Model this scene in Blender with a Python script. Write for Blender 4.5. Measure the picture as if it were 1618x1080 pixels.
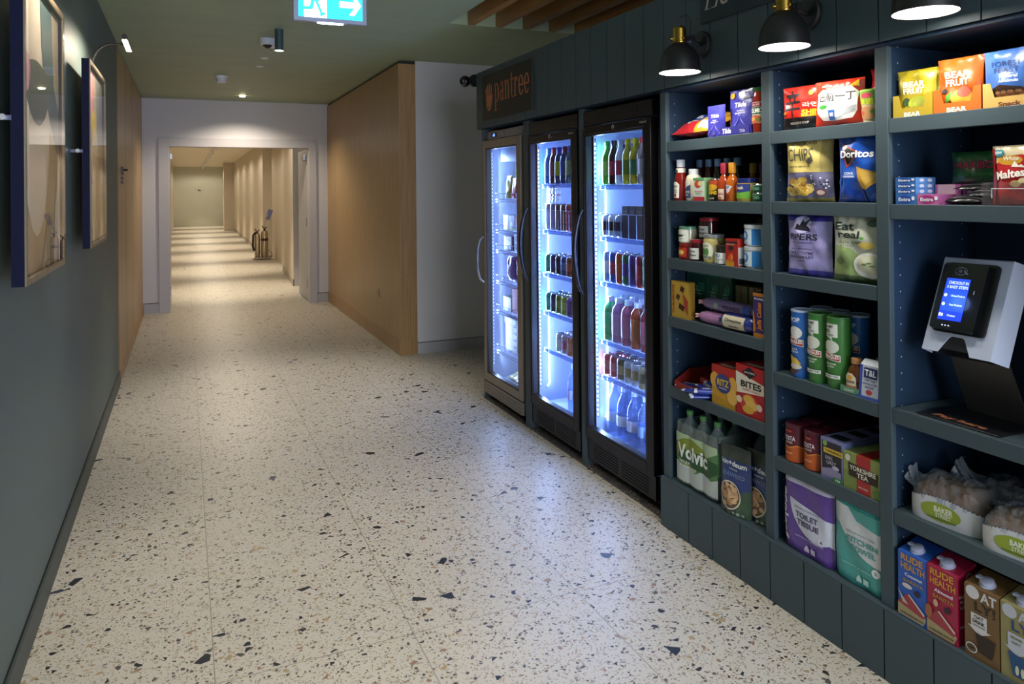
import bpy, bmesh, math, random
from mathutils import Vector, Matrix, noise
PI = math.pi
random.seed(7)
for o in list(bpy.data.objects): bpy.data.objects.remove(o)
S = bpy.context.scene
COL = S.collection

# ------------------------------------------------------------------ camera
cam_d = bpy.data.cameras.new('camera'); cam = bpy.data.objects.new('camera', cam_d); COL.objects.link(cam)
F_PX, YAW, ROLL, PITCH, CY = 1178.75, 0.41346, -0.0099566, 0.0051219, 294.2155
cam_d.sensor_fit = 'HORIZONTAL'; cam_d.sensor_width = 36.0
cam_d.lens = F_PX / 1618 * 36
dy = CY - 540                       # the lens is shifted: horizon lies above the middle
cam_d.shift_x = dy * math.sin(-ROLL) / 1618 * -1 * -1 * 0
cam_d.shift_y = dy / 1618
cam_d.clip_start = 0.02; cam_d.clip_end = 100
fwd = Vector((math.sin(YAW) * math.cos(PITCH), math.cos(YAW) * math.cos(PITCH), math.sin(PITCH)))
right = Vector((math.cos(YAW), -math.sin(YAW), 0))
up = right.cross(fwd)
c_, s_ = math.cos(ROLL), math.sin(ROLL)
# image x' = u c - w s ; y' = u s + w c (y down)
r2 = right * c_ + up * s_
u2 = -right * s_ + up * c_
R = Matrix((r2, u2, -fwd)).transposed().to_4x4()
cam.matrix_world = Matrix.Translation((0, 0, 1.5)) @ R
S.camera = cam

# ------------------------------------------------------------------ world and exposure
W = bpy.data.worlds.new('world'); S.world = W; W.use_nodes = True
W.node_tree.nodes['Background'].inputs[0].default_value = (0.5, 0.6, 0.75, 1)
W.node_tree.nodes['Background'].inputs[1].default_value = 0.15
S.view_settings.view_transform = 'Standard'; S.view_settings.look = 'None'
S.view_settings.gamma = 1.0; S.view_settings.exposure = 0.2
S.view_settings.use_curve_mapping = False

def light(kind, loc, power, color, parent=None, rot=(0, 0, 0), **kw):
    l = bpy.data.lights.new('lamp_light', kind); l.energy = power; l.color = color
    for k, v in kw.items(): setattr(l, k, v)
    o = bpy.data.objects.new('lamp_light', l); COL.objects.link(o)
    o.location = loc; o.rotation_euler = rot
    if parent: o.parent = parent
    return o
# fill light added just outside the made-up window behind the camera
light('AREA', (1.25, -2.85, 1.45), 190, (.85, .90, 1.0), rot=(PI / 2, 0, 0), shape='RECTANGLE', size=2.3, size_y=2.3)
WARM = (1.0, 0.86, 0.66); WARMER = (1.0, 0.84, 0.62); NEUTRAL = (1.0, 0.91, 0.78); BLUE = (0.36, 0.52, 1.0)

# ------------------------------------------------------------------ helpers
def lin(h):
    h = h.lstrip('#'); out = []
    for i in (0, 2, 4):
        c = int(h[i:i+2], 16) / 255
        out.append(c / 12.92 if c <= .04045 else ((c + .055) / 1.055) ** 2.4)
    return tuple(out) + (1,)
_m = {}
def M(hexc, rough=.5, metal=0, coat=0, bump=0, bscale=60, alpha=1, spec=.5, emit=0):
    key = (hexc, rough, metal, coat, bump, bscale, alpha, spec, emit)
    if key in _m: return _m[key]
    m = bpy.data.materials.new('m_' + hexc.strip('#')); m.use_nodes = True
    nt = m.node_tree; b = nt.nodes['Principled BSDF']
    b.inputs['Base Color'].default_value = lin(hexc); b.inputs['Roughness'].default_value = rough
    b.inputs['Metallic'].default_value = metal; b.inputs['Coat Weight'].default_value = coat
    b.inputs['Specular IOR Level'].default_value = spec
    b.inputs['Alpha'].default_value = alpha
    if emit:
        b.inputs['Emission Color'].default_value = lin(hexc); b.inputs['Emission Strength'].default_value = emit
    if bump:
        tc = nt.nodes.new('ShaderNodeTexCoord'); n = nt.nodes.new('ShaderNodeTexNoise'); n.inputs['Scale'].default_value = bscale
        bp = nt.nodes.new('ShaderNodeBump'); bp.inputs['Strength'].default_value = bump; bp.inputs['Distance'].default_value = .01
        nt.links.new(tc.outputs['Object'], n.inputs['Vector']); nt.links.new(n.outputs[0], bp.inputs['Height'])
        nt.links.new(bp.outputs[0], b.inputs['Normal'])
    _m[key] = m; return m
def glass(name, tint='#ffffff', rough=0.0, ior=1.45, solid=0.0):
    if name in _m: return _m[name]
    m = bpy.data.materials.new(name); m.use_nodes = True; nt = m.node_tree; nt.nodes.clear()
    o = nt.nodes.new('ShaderNodeOutputMaterial'); t = nt.nodes.new('ShaderNodeBsdfTransparent'); t.inputs[0].default_value = lin(tint)
    g = nt.nodes.new('ShaderNodeBsdfGlossy'); g.inputs['Roughness'].default_value = rough
    f = nt.nodes.new('ShaderNodeFresnel'); f.inputs[0].default_value = ior
    mx = nt.nodes.new('ShaderNodeMixShader')
    src = t
    if solid:
        d = nt.nodes.new('ShaderNodeBsdfPrincipled'); d.inputs['Base Color'].default_value = lin(tint); d.inputs['Roughness'].default_value = .2
        m2 = nt.nodes.new('ShaderNodeMixShader'); m2.inputs[0].default_value = solid
        nt.links.new(t.outputs[0], m2.inputs[1]); nt.links.new(d.outputs[0], m2.inputs[2]); src = m2
    ge = nt.nodes.new('ShaderNodeNewGeometry'); iv = nt.nodes.new('ShaderNodeMath'); iv.operation = 'SUBTRACT'; iv.inputs[0].default_value = 1
    nt.links.new(ge.outputs['Backfacing'], iv.inputs[1]); mu = nt.nodes.new('ShaderNodeMath'); mu.operation = 'MULTIPLY'
    nt.links.new(f.outputs[0], mu.inputs[0]); nt.links.new(iv.outputs[0], mu.inputs[1])
    nt.links.new(mu.outputs[0], mx.inputs[0]); nt.links.new(src.outputs[0], mx.inputs[1]); nt.links.new(g.outputs[0], mx.inputs[2])
    nt.links.new(mx.outputs[0], o.inputs[0]); _m[name] = m; return m

class B:
    """collects shapes into ONE mesh"""
    def __init__(s): s.v = []; s.f = []; s.fm = []; s.mats = []
    def mi(s, m):
        if m not in s.mats: s.mats.append(m)
        return s.mats.index(m)
    def add(s, vs, fs, m, T=None):
        n = len(s.v); k = s.mi(m)
        s.v += [tuple(T @ Vector(p)) if T else tuple(p) for p in vs]
        for f in fs: s.f.append([n + i for i in f]); s.fm.append(k)
        return s
    def box(s, x0, x1, y0, y1, z0, z1, m, T=None):
        vs = [(x, y, z) for z in (z0, z1) for y in (y0, y1) for x in (x0, x1)]
        return s.add(vs, [(0, 2, 3, 1), (4, 5, 7, 6), (0, 1, 5, 4), (2, 6, 7, 3), (0, 4, 6, 2), (1, 3, 7, 5)], m, T)
    def lathe(s, prof, m, n=20, c=(0, 0, 0), sx=1, sy=1, T=None, cap=True):
        vs = []; fs = []
        for r, z in prof:
            for i in range(n):
                a = 2 * PI * i / n; vs.append((c[0] + r * sx * math.cos(a), c[1] + r * sy * math.sin(a), c[2] + z))
        for j in range(len(prof) - 1):
            for i in range(n):
                a, b = j * n + i, j * n + (i + 1) % n
                fs.append((a, b, b + n, a + n))
        if cap:
            if prof[0][0] > 1e-5: fs.append(tuple(range(n))[::-1])
            if prof[-1][0] > 1e-5: fs.append(tuple((len(prof) - 1) * n + i for i in range(n)))
        return s.add(vs, fs, m, T)
    def rod(s, p, q, r, m, n=8):
        p = Vector(p); q = Vector(q); return s.tube([p, q], r, m, n)
    def tube(s, pts, r, m, n=8):
        pts = [Vector(p) for p in pts]; vs = []; fs = []
        prev = None
        for i, p in enumerate(pts):
            d = (pts[min(i + 1, len(pts) - 1)] - pts[max(i - 1, 0)]).normalized()
            if prev is None:
                a = d.orthogonal().normalized()
            else:
                a = (prev - d * prev.dot(d)).normalized()
            prev = a; b = d.cross(a)
            rr = r[i] if isinstance(r, (list, tuple)) else r
            for k in range(n):
                t = 2 * PI * k / n; vs.append(p + a * rr * math.cos(t) + b * rr * math.sin(t))
        for i in range(len(pts) - 1):
            for k in range(n):
                a, b = i * n + k, i * n + (k + 1) % n
                fs.append((a, b, b + n, a + n))
        fs.append(tuple(range(n))[::-1]); fs.append(tuple((len(pts) - 1) * n + k for k in range(n)))
        return s.add(vs, fs, m)
    def grid(s, fn, nu, nv, m, flip=False):
        vs = [fn(i / nu, j / nv) for j in range(nv + 1) for i in range(nu + 1)]
        fs = []
        for j in range(nv):
            for i in range(nu):
                a = j * (nu + 1) + i; q = (a, a + 1, a + nu + 2, a + nu + 1)
                fs.append(q[::-1] if flip else q)
        return s.add(vs, fs, m)
    def prism(s, pts, fn, d, m):
        """pts 2D; fn(u,v,depth)->xyz ; depth 0..d"""
        n = len(pts)
        vs = [fn(u, v, 0) for u, v in pts] + [fn(u, v, d) for u, v in pts]
        fs = [tuple(range(n)), tuple(range(n, 2 * n))[::-1]] + [(i, i + n, (i + 1) % n + n, (i + 1) % n) for i in range(n)]
        return s.add(vs, fs, m)
    def build(s, name, parent=None, smooth=35, bevel=0, loc=None, fixn=True):
        me = bpy.data.meshes.new(name); me.from_pydata(s.v, [], s.f)
        for m in s.mats: me.materials.append(m)
        me.polygons.foreach_set('material_index', s.fm)
        if fixn:
            bm = bmesh.new(); bm.from_mesh(me); bmesh.ops.recalc_face_normals(bm, faces=bm.faces); bm.to_mesh(me); bm.free()
        if smooth:
            me.polygons.foreach_set('use_smooth', [True] * len(me.polygons)); me.set_sharp_from_angle(angle=math.radians(smooth))
        me.update()
        o = bpy.data.objects.new(name, me); COL.objects.link(o)
        if parent: o.parent = parent
        if loc: o.location = loc
        if bevel:
            b = o.modifiers.new('bevel', 'BEVEL'); b.width = bevel; b.segments = 2; b.limit_method = 'ANGLE'
        return o

def tag(o, label, cat, group=None, kind=None):
    o['label'] = label; o['category'] = cat
    if group: o['group'] = group
    if kind: o['kind'] = kind
    return o
def thing(name, label, cat, loc=(0, 0, 0), rz=0, group=None, rot=None):
    o = bpy.data.objects.new(name, None); COL.objects.link(o); o.empty_display_size = .05
    o.location = loc; o.rotation_euler = rot if rot else (0, 0, rz)
    return tag(o, label, cat, group)
def struct(o):
    o['kind'] = 'structure'; return o
def dup(src, loc, label, rz=None, group=None):
    r = src.copy(); COL.objects.link(r); r.location = loc; r['label'] = label
    if rz is not None: r.rotation_euler = (0, 0, rz)
    if group: r['group'] = group
    for ch in list(src.children):
        c = ch.copy(); COL.objects.link(c); c.parent = r
        for g in list(ch.children):
            d = g.copy(); COL.objects.link(d); d.parent = c
    return r

# ---- printed artwork -------------------------------------------------
_tx = {}
def text_mesh(t, bold=0.0, shear=0.0, spacing=1.0):
    k = (t, bold, shear, spacing)
    if k in _tx: return _tx[k]
    cu = bpy.data.curves.new('txt', 'FONT'); cu.body = t; cu.resolution_u = 3; cu.offset = bold; cu.shear = shear
    cu.space_character = spacing; cu.align_x = 'CENTER'; cu.fill_mode = 'FRONT'
    o = bpy.data.objects.new('txt', cu); COL.objects.link(o)
    dg = bpy.context.evaluated_depsgraph_get(); dg.update()
    me = bpy.data.meshes.new_from_object(o.evaluated_get(dg))
    vs = [tuple(v.co)[:2] for v in me.vertices]; fs = [tuple(p.vertices) for p in me.polygons]
    bpy.data.objects.remove(o); bpy.data.curves.remove(cu); bpy.data.meshes.remove(me)
    if not vs: vs = [(0, 0), (1, 0), (0, 1)]; fs = []
    x0 = min(v[0] for v in vs); x1 = max(v[0] for v in vs); y0 = min(v[1] for v in vs); y1 = max(v[1] for v in vs)
    vs = [((v[0] - (x0 + x1) / 2) / (y1 - y0), (v[1] - (y0 + y1) / 2) / (y1 - y0)) for v in vs]
    _tx[k] = (vs, fs, (x1 - x0) / (y1 - y0)); return _tx[k]

def art(b, items, fn, eps=.0005, step=None, base=0):
    """flat prints laid on a surface; fn(u,v,h)->xyz. items later in the list lie on top"""
    for n, it in enumerate(items):
        k = it[0]; h = eps * (base + n + 1) if eps > 0 else eps
        h = min(h, .004)
        if k == 'R':
            _, u0, v0, u1, v1, m = it; vs = [(u0, v0), (u1, v0), (u1, v1), (u0, v1)]; fs = [(0, 1, 2, 3)]
        elif k == 'E':
            _, cu, cv, ru, rv, m = it; vs = [(cu + ru * math.cos(2 * PI * i / 20), cv + rv * math.sin(2 * PI * i / 20)) for i in range(20)]; fs = [tuple(range(20))]
        elif k == 'P':
            _, vs, m = it; fs = [tuple(range(len(vs)))]
        else:
            _, t, cu, cv, hh, m = it[:6]; op = it[6] if len(it) > 6 else {}
            tv, fs, asp = text_mesh(t, op.get('bold', .02), op.get('shear', 0))
            sx = (op['w'] / asp) if 'w' in op else hh
            a = op.get('rot', 0); ca, sa = math.cos(a), math.sin(a)
            vs = [(cu + x * sx * ca - y * hh * sa, cv + x * sx * sa + y * hh * ca) for x, y in tv]
        if isinstance(m, str): m = M(m, .5)
        if step and fs:
            bm = bmesh.new(); bv = [bm.verts.new((x, y, 0)) for x, y in vs]
            for f in fs:
                try: bm.faces.new([bv[i] for i in f])
                except ValueError: pass
            for ax, stp in ((0, step[0]), (1, step[1])):
                if not stp: continue
                lo = min(v[ax] for v in vs); hi = max(v[ax] for v in vs)
                q = math.floor(lo / stp) + 1
                while q * stp < hi:
                    co = [0, 0, 0]; no = [0, 0, 0]; co[ax] = q * stp; no[ax] = 1
                    bmesh.ops.bisect_plane(bm, geom=bm.verts[:] + bm.edges[:] + bm.faces[:], plane_co=co, plane_no=no, dist=1e-7)
                    q += 1
            bm.verts.index_update()
            vs = [(v.co.x, v.co.y) for v in bm.verts]; fs = [tuple(v.index for v in f.verts) for f in bm.faces]; bm.free()
        b.add([fn(u, v, h) for u, v in vs], fs, m)
def box_front(y=0): return lambda u, v, h: (u, y - h, v)
def box_right(x, d0=0): return lambda u, v, h: (x + h, d0 + u, v)       # u runs back from the front edge
def box_top(z): return lambda u, v, h: (u, v, z + h)
def cyl_map(r, c=(0, 0)): return lambda u, v, h: (c[0] + (r + h) * math.sin(u / r), c[1] - (r + h) * math.cos(u / r), v)
ROT = -PI / 2            # local front (-y) turned to face the aisle (-x)
XFR = 1.968              # front line of the goods on the shelves

# ------------------------------------------------------------------ procedural surfaces
def node_mat(name):
    m = bpy.data.materials.new(name); m.use_nodes = True; nt = m.node_tree
    return m, nt, nt.nodes['Principled BSDF']
def N(nt, t, **kw):
    n = nt.nodes.new(t)
    for k, v in kw.items():
        if k in n.inputs: n.inputs[k].default_value = v
        else: setattr(n, k, v)
    return n
def math_n(nt, op, a, b_=None):
    n = nt.nodes.new('ShaderNodeMath'); n.operation = op
    for i, x in enumerate((a, b_)):
        if x is None: continue
        if isinstance(x, (int, float)): n.inputs[i].default_value = x
        else: nt.links.new(x, n.inputs[i])
    return n.outputs[0]
def terrazzo(name, base, base2, dark=False):
    m, nt, b = node_mat(name); L = nt.links.new
    geo = N(nt, 'ShaderNodeNewGeometry'); sep = N(nt, 'ShaderNodeSeparateXYZ'); L(geo.outputs['Position'], sep.inputs[0])
    x, y = sep.outputs[0], sep.outputs[1]
    # each slab has its own offset so the chips stop at the joints
    ix = math_n(nt, 'FLOOR', math_n(nt, 'DIVIDE', math_n(nt, 'ADD', x, -.70 + 6.27), .627)); iy = math_n(nt, 'FLOOR', math_n(nt, 'DIVIDE', math_n(nt, 'ADD', y, -2.465 + 13.1), 1.31))
    cmb = N(nt, 'ShaderNodeCombineXYZ'); L(math_n(nt, 'ADD', x, math_n(nt, 'MULTIPLY', ix, 3.7)), cmb.inputs[0]); L(math_n(nt, 'ADD', y, math_n(nt, 'MULTIPLY', iy, 5.3)), cmb.inputs[1])
    nz = N(nt, 'ShaderNodeTexNoise'); nz.inputs['Scale'].default_value = 1.3; L(cmb.outputs[0], nz.inputs['Vector'])
    mix = N(nt, 'ShaderNodeMix', data_type='RGBA'); mix.inputs[6].default_value = lin(base); mix.inputs[7].default_value = lin(base2); L(nz.outputs[0], mix.inputs[0])
    cur = mix.outputs[2]
    layers = [(150, .30, .10, 11, ['#8d8577', '#a89c88', '#7a6f60', '#a08c72', '#9a9489']),
              (75, .20, .13, 3, ['#5b544e', '#8f8a80', '#a08b6c', '#6a6259', '#4a4642']),
              (38, .075, .15, 5, ['#2b2d33', '#23252b', '#8f7460', '#53504c', '#a39070']),
              (16, .036, .22, 9, ['#20242c', '#262a33', '#1d2026', '#3a4050', '#22262c'])]
    for sc, prob, edge, off, cols in layers:
        mp = N(nt, 'ShaderNodeVectorMath', operation='ADD'); L(cmb.outputs[0], mp.inputs[0]); mp.inputs[1].default_value = (off * 1.7, off * .9, 0)
        v1 = N(nt, 'ShaderNodeTexVoronoi', voronoi_dimensions='2D'); v1.inputs['Scale'].default_value = sc
        v2 = N(nt, 'ShaderNodeTexVoronoi', voronoi_dimensions='2D', feature='DISTANCE_TO_EDGE'); v2.inputs['Scale'].default_value = sc
        for v in (v1, v2): L(mp.outputs[0], v.inputs['Vector'])
        sp = N(nt, 'ShaderNodeSeparateColor'); L(v1.outputs['Color'], sp.inputs[0])
        # chips vary in size: per cell edge margin
        mar = math_n(nt, 'ADD', math_n(nt, 'MULTIPLY', sp.outputs[1], .12), edge)
        sel = math_n(nt, 'MULTIPLY', math_n(nt, 'LESS_THAN', sp.outputs[0], prob), math_n(nt, 'GREATER_THAN', v2.outputs[0], mar))
        rp = N(nt, 'ShaderNodeValToRGB'); rp.color_ramp.interpolation = 'CONSTANT'
        el = rp.color_ramp.elements
        while len(el) < len(cols): el.new(.5)
        for i, c in enumerate(cols): el[i].position = i / len(cols); el[i].color = lin(c)
        L(sp.outputs[2], rp.inputs[0])
        mx = N(nt, 'ShaderNodeMix', data_type='RGBA'); L(sel, mx.inputs[0]); L(cur, mx.inputs[6]); L(rp.outputs[0], mx.inputs[7]); cur = mx.outputs[2]
    if not dark:
        fx = math_n(nt, 'FRACT', math_n(nt, 'DIVIDE', math_n(nt, 'ADD', x, -.70 + 6.27), .627)); fy = math_n(nt, 'FRACT', math_n(nt, 'DIVIDE', math_n(nt, 'ADD', y, -2.465 + 13.1), 1.31))
        j = math_n(nt, 'MAXIMUM', math_n(nt, 'LESS_THAN', fx, .0055), math_n(nt, 'LESS_THAN', fy, .0026))
        mx = N(nt, 'ShaderNodeMix', data_type='RGBA'); L(j, mx.inputs[0]); L(cur, mx.inputs[6]); mx.inputs[7].default_value = lin('#8f897d'); cur = mx.outputs[2]
    L(cur, b.inputs['Base Color']); b.inputs['Roughness'].default_value = .42; b.inputs['Specular IOR Level'].default_value = .35
    return m
def paint(name, c, c2=None, rough=.55, streak=(1, 1, 1), scale=3, bump=.02):
    m, nt, b = node_mat(name); L = nt.links.new
    geo = N(nt, 'ShaderNodeNewGeometry'); mp = N(nt, 'ShaderNodeVectorMath', operation='MULTIPLY'); L(geo.outputs['Position'], mp.inputs[0]); mp.inputs[1].default_value = streak
    nz = N(nt, 'ShaderNodeTexNoise'); nz.inputs['Scale'].default_value = scale; nz.inputs['Detail'].default_value = 5; L(mp.outputs[0], nz.inputs['Vector'])
    mx = N(nt, 'ShaderNodeMix', data_type='RGBA'); mx.inputs[6].default_value = lin(c); mx.inputs[7].default_value = lin(c2 or c); L(nz.outputs[0], mx.inputs[0])
    L(mx.outputs[2], b.inputs['Base Color']); b.inputs['Roughness'].default_value = rough; b.inputs['Specular IOR Level'].default_value = .35
    if bump:
        n2 = N(nt, 'ShaderNodeTexNoise'); n2.inputs['Scale'].default_value = 90; L(geo.outputs['Position'], n2.inputs['Vector'])
        bp = N(nt, 'ShaderNodeBump'); bp.inputs['Strength'].default_value = bump * 4; bp.inputs['Distance'].default_value = .002; L(n2.outputs[0], bp.inputs['Height']); L(bp.outputs[0], b.inputs['Normal'])
    return m
def wood(name, c1, c2, axis='Z', rib=None, rough=.38):
    m, nt, b = node_mat(name); L = nt.links.new
    geo = N(nt, 'ShaderNodeNewGeometry'); st = {'Z': (14, 14, .7), 'Y': (14, .7, 14)}[axis]
    mp = N(nt, 'ShaderNodeVectorMath', operation='MULTIPLY'); L(geo.outputs['Position'], mp.inputs[0]); mp.inputs[1].default_value = st
    nz = N(nt, 'ShaderNodeTexNoise'); nz.inputs['Scale'].default_value = 4; nz.inputs['Detail'].default_value = 8; nz.inputs['Distortion'].default_value = .6; L(mp.outputs[0], nz.inputs['Vector'])
    rp = N(nt, 'ShaderNodeValToRGB'); rp.color_ramp.elements[0].position = .3; rp.color_ramp.elements[1].position = .7
    rp.color_ramp.elements[0].color = lin(c1); rp.color_ramp.elements[1].color = lin(c2); L(nz.outputs[0], rp.inputs[0])
    cur = rp.outputs[0]
    if rib:
        sep = N(nt, 'ShaderNodeSeparateXYZ'); L(geo.outputs['Position'], sep.inputs[0])
        fr = math_n(nt, 'FRACT', math_n(nt, 'DIVIDE', math_n(nt, 'ADD', sep.outputs[1], 50), rib)); k = math_n(nt, 'LESS_THAN', fr, .14)
        mx = N(nt, 'ShaderNodeMix', data_type='RGBA'); L(math_n(nt, 'MULTIPLY', k, .45), mx.inputs[0]); L(cur, mx.inputs[6]); mx.inputs[7].default_value = lin('#6d4f2c'); cur = mx.outputs[2]
    L(cur, b.inputs['Base Color']); b.inputs['Roughness'].default_value = rough
    return m
FLOOR = terrazzo('pale_terrazzo', '#c4bfb5', '#bab5ab')
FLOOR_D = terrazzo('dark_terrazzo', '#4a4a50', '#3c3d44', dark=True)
GREENWALL = paint('green_grey_paint', '#5e6c6c', '#586665')
GREENBASE = M('#3f4a49', .5)
CEIL = paint('green_plaster', '#aabb9d', '#98a88b', streak=(.6, 2.2, 1), scale=2.5)
WHITEW = paint('white_paint', '#cac9ce', '#c5c4c9')
WARMW = paint('far_paint', '#cfc4b2', '#cbbfac')
FARCEIL = paint('far_ceiling', '#e6dcc6', '#e2d8c2')
OAK = wood('oak_panel', '#a2845a', '#b9996a', 'Z', rib=.028)
OAKP = wood('oak_plain', '#93714a', '#ab8757', 'Z')
OAKY = wood('oak_slat', '#9a7242', '#b58a54', 'Y')
TEAL = paint('dark_teal_paint', '#43525a', '#3e4d55', rough=.5)
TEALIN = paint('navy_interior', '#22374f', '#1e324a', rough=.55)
BLACK = M('#0c0c0e', .4); BLACKG = M('#08080a', .2, coat=.5); BRONZE = M('#8b8378', .38, .6); SILVER = M('#a7a6a6', .3, .9)
CHROME = M('#d8d8da', .12, 1); BRASS = M('#a8863c', .28, 1); WHITEP = M('#e8e8ea', .4); CLEAR = glass('clear_glass')

# ------------------------------------------------------------------ room shell
XL, XW, YW, YE, HC = -.486, 1.796, 6.667, 10.392, 2.70
XP = 1.940       # plinth and header front
XS_ = 1.957      # shelf and post front
XB = 2.36        # shelf backs
XR = 2.92        # wall behind the fridges
YB = -2.6        # wall behind the camera
FE = 36.8        # end of the far corridor
b = B(); b.box(XL - .2, XR + .2, YB - .2, YE + .075, -.1, 0, FLOOR); struct(b.build('floor'))
b = B(); b.box(-.75, XR + .2, YE + .075, FE + .2, -.1, 0, FLOOR); struct(b.build('floor'))
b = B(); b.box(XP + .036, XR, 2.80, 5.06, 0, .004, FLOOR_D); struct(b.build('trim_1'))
b = B(); b.box(XL - .15, XL, YB, 6.655, 0, HC + .3, GREENWALL); struct(b.build('wall_left'))
b = B(); b.box(XL, XL + .012, YB, 6.655, 0, .10, GREENBASE); b.box(XL, XL + .004, YB, 6.655, .10, .106, BLACK); struct(b.build('baseboard_left'))
b = B(); b.box(XL - .15, XL, 6.655, YE, .0, HC - .02, OAK); b.box(XL - .15, XL - .01, 6.655, YE, HC - .02, HC, BLACK)
struct(b.build('wall_left_panelled'))
b = B()
for y in (7.55, 8.5): b.box(XL, XL + .001, y, y + .002, .0, HC - .02, M('#3c2b18', .6))
b.box(XL, XL + .001, 6.70, 6.704, 0, HC - .02, M('#3c2b18', .6)); struct(b.build('trim_2'))
b = B(); b.box(XL, XL + .012, 6.655, YE, 0, .10, OAKP); struct(b.build('baseboard_left_panelled'))
# wood box on the right
b = B(); b.box(XW, 1.958, YW, YW + .02, .135, HC - .03, OAKP); b.box(XW, XW + .03, YW + .02, YE, .135, HC - .03, OAK); b.box(XW + .02, 1.958, YW + .01, YE, HC - .03, HC, BLACK)
struct(b.build('wall_oak'))
b = B(); b.box(XW - .008, 1.958, YW - .008, YE, 0, .135, OAKP); struct(b.build('baseboard_oak'))
b = B(); b.box(1.958, XR + .2, YW - .004, YW + .15, .106, HC, WHITEW); b.box(1.958, XR + .2, YW + .01, YW + .15, 0, .12, BLACK); struct(b.build('wall_white'))
b = B(); b.box(1.958, XR + .2, YW - .012, YW + .01, 0, .10, M('#a9a9ae', .5)); struct(b.build('baseboard_white'))
b = B(); b.box(XR, XR + .15, YB, YW, 0, HC + .6, WHITEW); struct(b.build('wall_right'))
# wall behind the camera; its wide window is made up to let in fill light
b = B(); b.box(XL - .15, .1, YB - .15, YB, 0, HC + .3, GREENWALL); b.box(2.4, XR + .15, YB - .15, YB, 0, HC + .3, GREENWALL); b.box(.1, 2.4, YB - .15, YB, 0, .3, GREENWALL); b.box(.1, 2.4, YB - .15, YB, 2.6, HC + .3, GREENWALL); struct(b.build('wall_back'))
wf = struct(B().box(.1, .16, YB - .1, YB - .04, .3, 2.6, BLACK).box(2.34, 2.4, YB - .1, YB - .04, .3, 2.6, BLACK).box(.16, 2.34, YB - .1, YB - .04, .3, .36, BLACK).box(.16, 2.34, YB - .1, YB - .04, 2.54, 2.6, BLACK).box(1.22, 1.28, YB - .1, YB - .04, .36, 2.54, BLACK).build('added_window_1'))
B().box(.16, 1.22, YB - .075, YB - .07, .36, 2.54, CLEAR).box(1.28, 2.34, YB - .075, YB - .07, .36, 2.54, CLEAR).build('added_window_pane', wf)
# end wall with its opening
DX0, DX1, DZ = -.193, 1.560, 2.11
b = B()
b.box(XL - .3, DX0, YE, YE + .15, 0, HC, WHITEW); b.box(DX1, 1.95, YE, YE + .15, 0, HC, WHITEW); b.box(DX0, DX1, YE, YE + .15, DZ, HC, WHITEW)
struct(b.build('wall_end'))
b = B()
CAS = M('#b3b1b6', .45)
b.box(DX0 - .11, DX0 + .015, YE - .022, YE + .172, 0, DZ + .1, CAS); b.box(DX1 - .015, DX1 + .085, YE - .022, YE + .172, 0, DZ + .1, CAS); b.box(DX0 + .015, DX1 - .015, YE - .022, YE + .172, DZ - .015, DZ + .1, CAS)
struct(b.build('trim_3', bevel=.003))
b = B(); b.box(XL, DX0 - .11, YE - .014, YE, 0, .12, M('#a9a9ae', .5)); b.box(DX1 + .085, XW, YE - .014, YE, 0, .12, M('#a9a9ae', .5))
b.box(XL, DX0 - .11, YE - .004, YE, .12, .128, BLACK); b.box(DX1 + .085, XW, YE - .004, YE, .12, .128, BLACK); struct(b.build('baseboard_end'))
# ceiling with the slatted opening above the shop front
b = B(); oy = 5.07; ox = 1.745
b.box(XL - .15, ox, YB, YE + .1, HC, HC + .12, CEIL); b.box(ox, XR + .1, oy, YE + .1, HC, HC + .12, CEIL)
struct(b.build('ceiling'))
b = B(); D = M('#101216', .8)
b.box(ox, XR + .1, YB, oy, HC + .55, HC + .6, D); b.box(ox - .02, ox, YB, oy, HC + .12, HC + .55, D); b.box(ox, XR, oy, oy + .02, HC + .12, HC + .55, D)
struct(b.build('ceiling_void'))
for i in range(5):
    x0 = 1.885 + i * .219
    o = B().box(x0, x0 + .055, YB + .1, oy - .003, HC, HC + .22, OAKY).build('ceiling_slat', bevel=.002)
    tag(o, ['oak slat in the dark ceiling opening, first from the corridor side', 'oak slat in the dark ceiling opening, second from the corridor side', 'oak slat in the dark ceiling opening, third from the corridor side', 'oak slat in the dark ceiling opening, fourth from the corridor side', 'oak slat in the dark ceiling opening, fifth, nearest the wall above the shelves'][i], 'ceiling slat', 'oak slats in the ceiling opening')
# far corridor
def fc(name, *a):
    b = B()
    for q in a: b.box(*q)
    return struct(b.build(name))
fc('wall_far_left', (-.62, -.47, YE + .15, FE, 0, HC, WARMW))
fc('wall_far_right', (1.60, 1.75, YE + .15, 10.62, 0, HC, WARMW), (1.60, 2.1, 10.62, 10.64, 0, HC, WHITEW), (1.585, 2.1, 12.35, 12.36, 0, HC, WHITEW), (2.0, 2.1, 10.6, 12.36, 0, HC, WHITEW))
b = B(); b.prism([(1.588, 12.36), (1.715, 14.85), (1.86, 14.86), (1.88, 18.4), (1.685, 18.45), (1.685, 18.5), (1.80, 31.6), (1.42, 31.62), (1.42, 32.1), (1.8, 32.1), (1.8, FE), (2.3, FE), (2.3, 12.36)], lambda u, v, d: (u, v, d), HC, WARMW)
struct(b.build('wall_far_stepped'))
b = B(); b.prism([(1.576, 12.35), (1.703, 14.85), (1.708, 14.85), (1.594, 12.35)], lambda u, v, d: (u, v, d), .11, M('#a39a8b', .5))
b.prism([(1.674, 18.44), (1.789, 31.6), (1.80, 31.6), (1.688, 18.44)], lambda u, v, d: (u, v, d), .11, M('#a39a8b', .5)); struct(b.build('baseboard_far'))
fc('wall_far_end', (-.7, 2.3, FE, FE + .1, 0, HC, paint('pale_grey_green', '#cfd1c2', '#cacdbd')))
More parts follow.
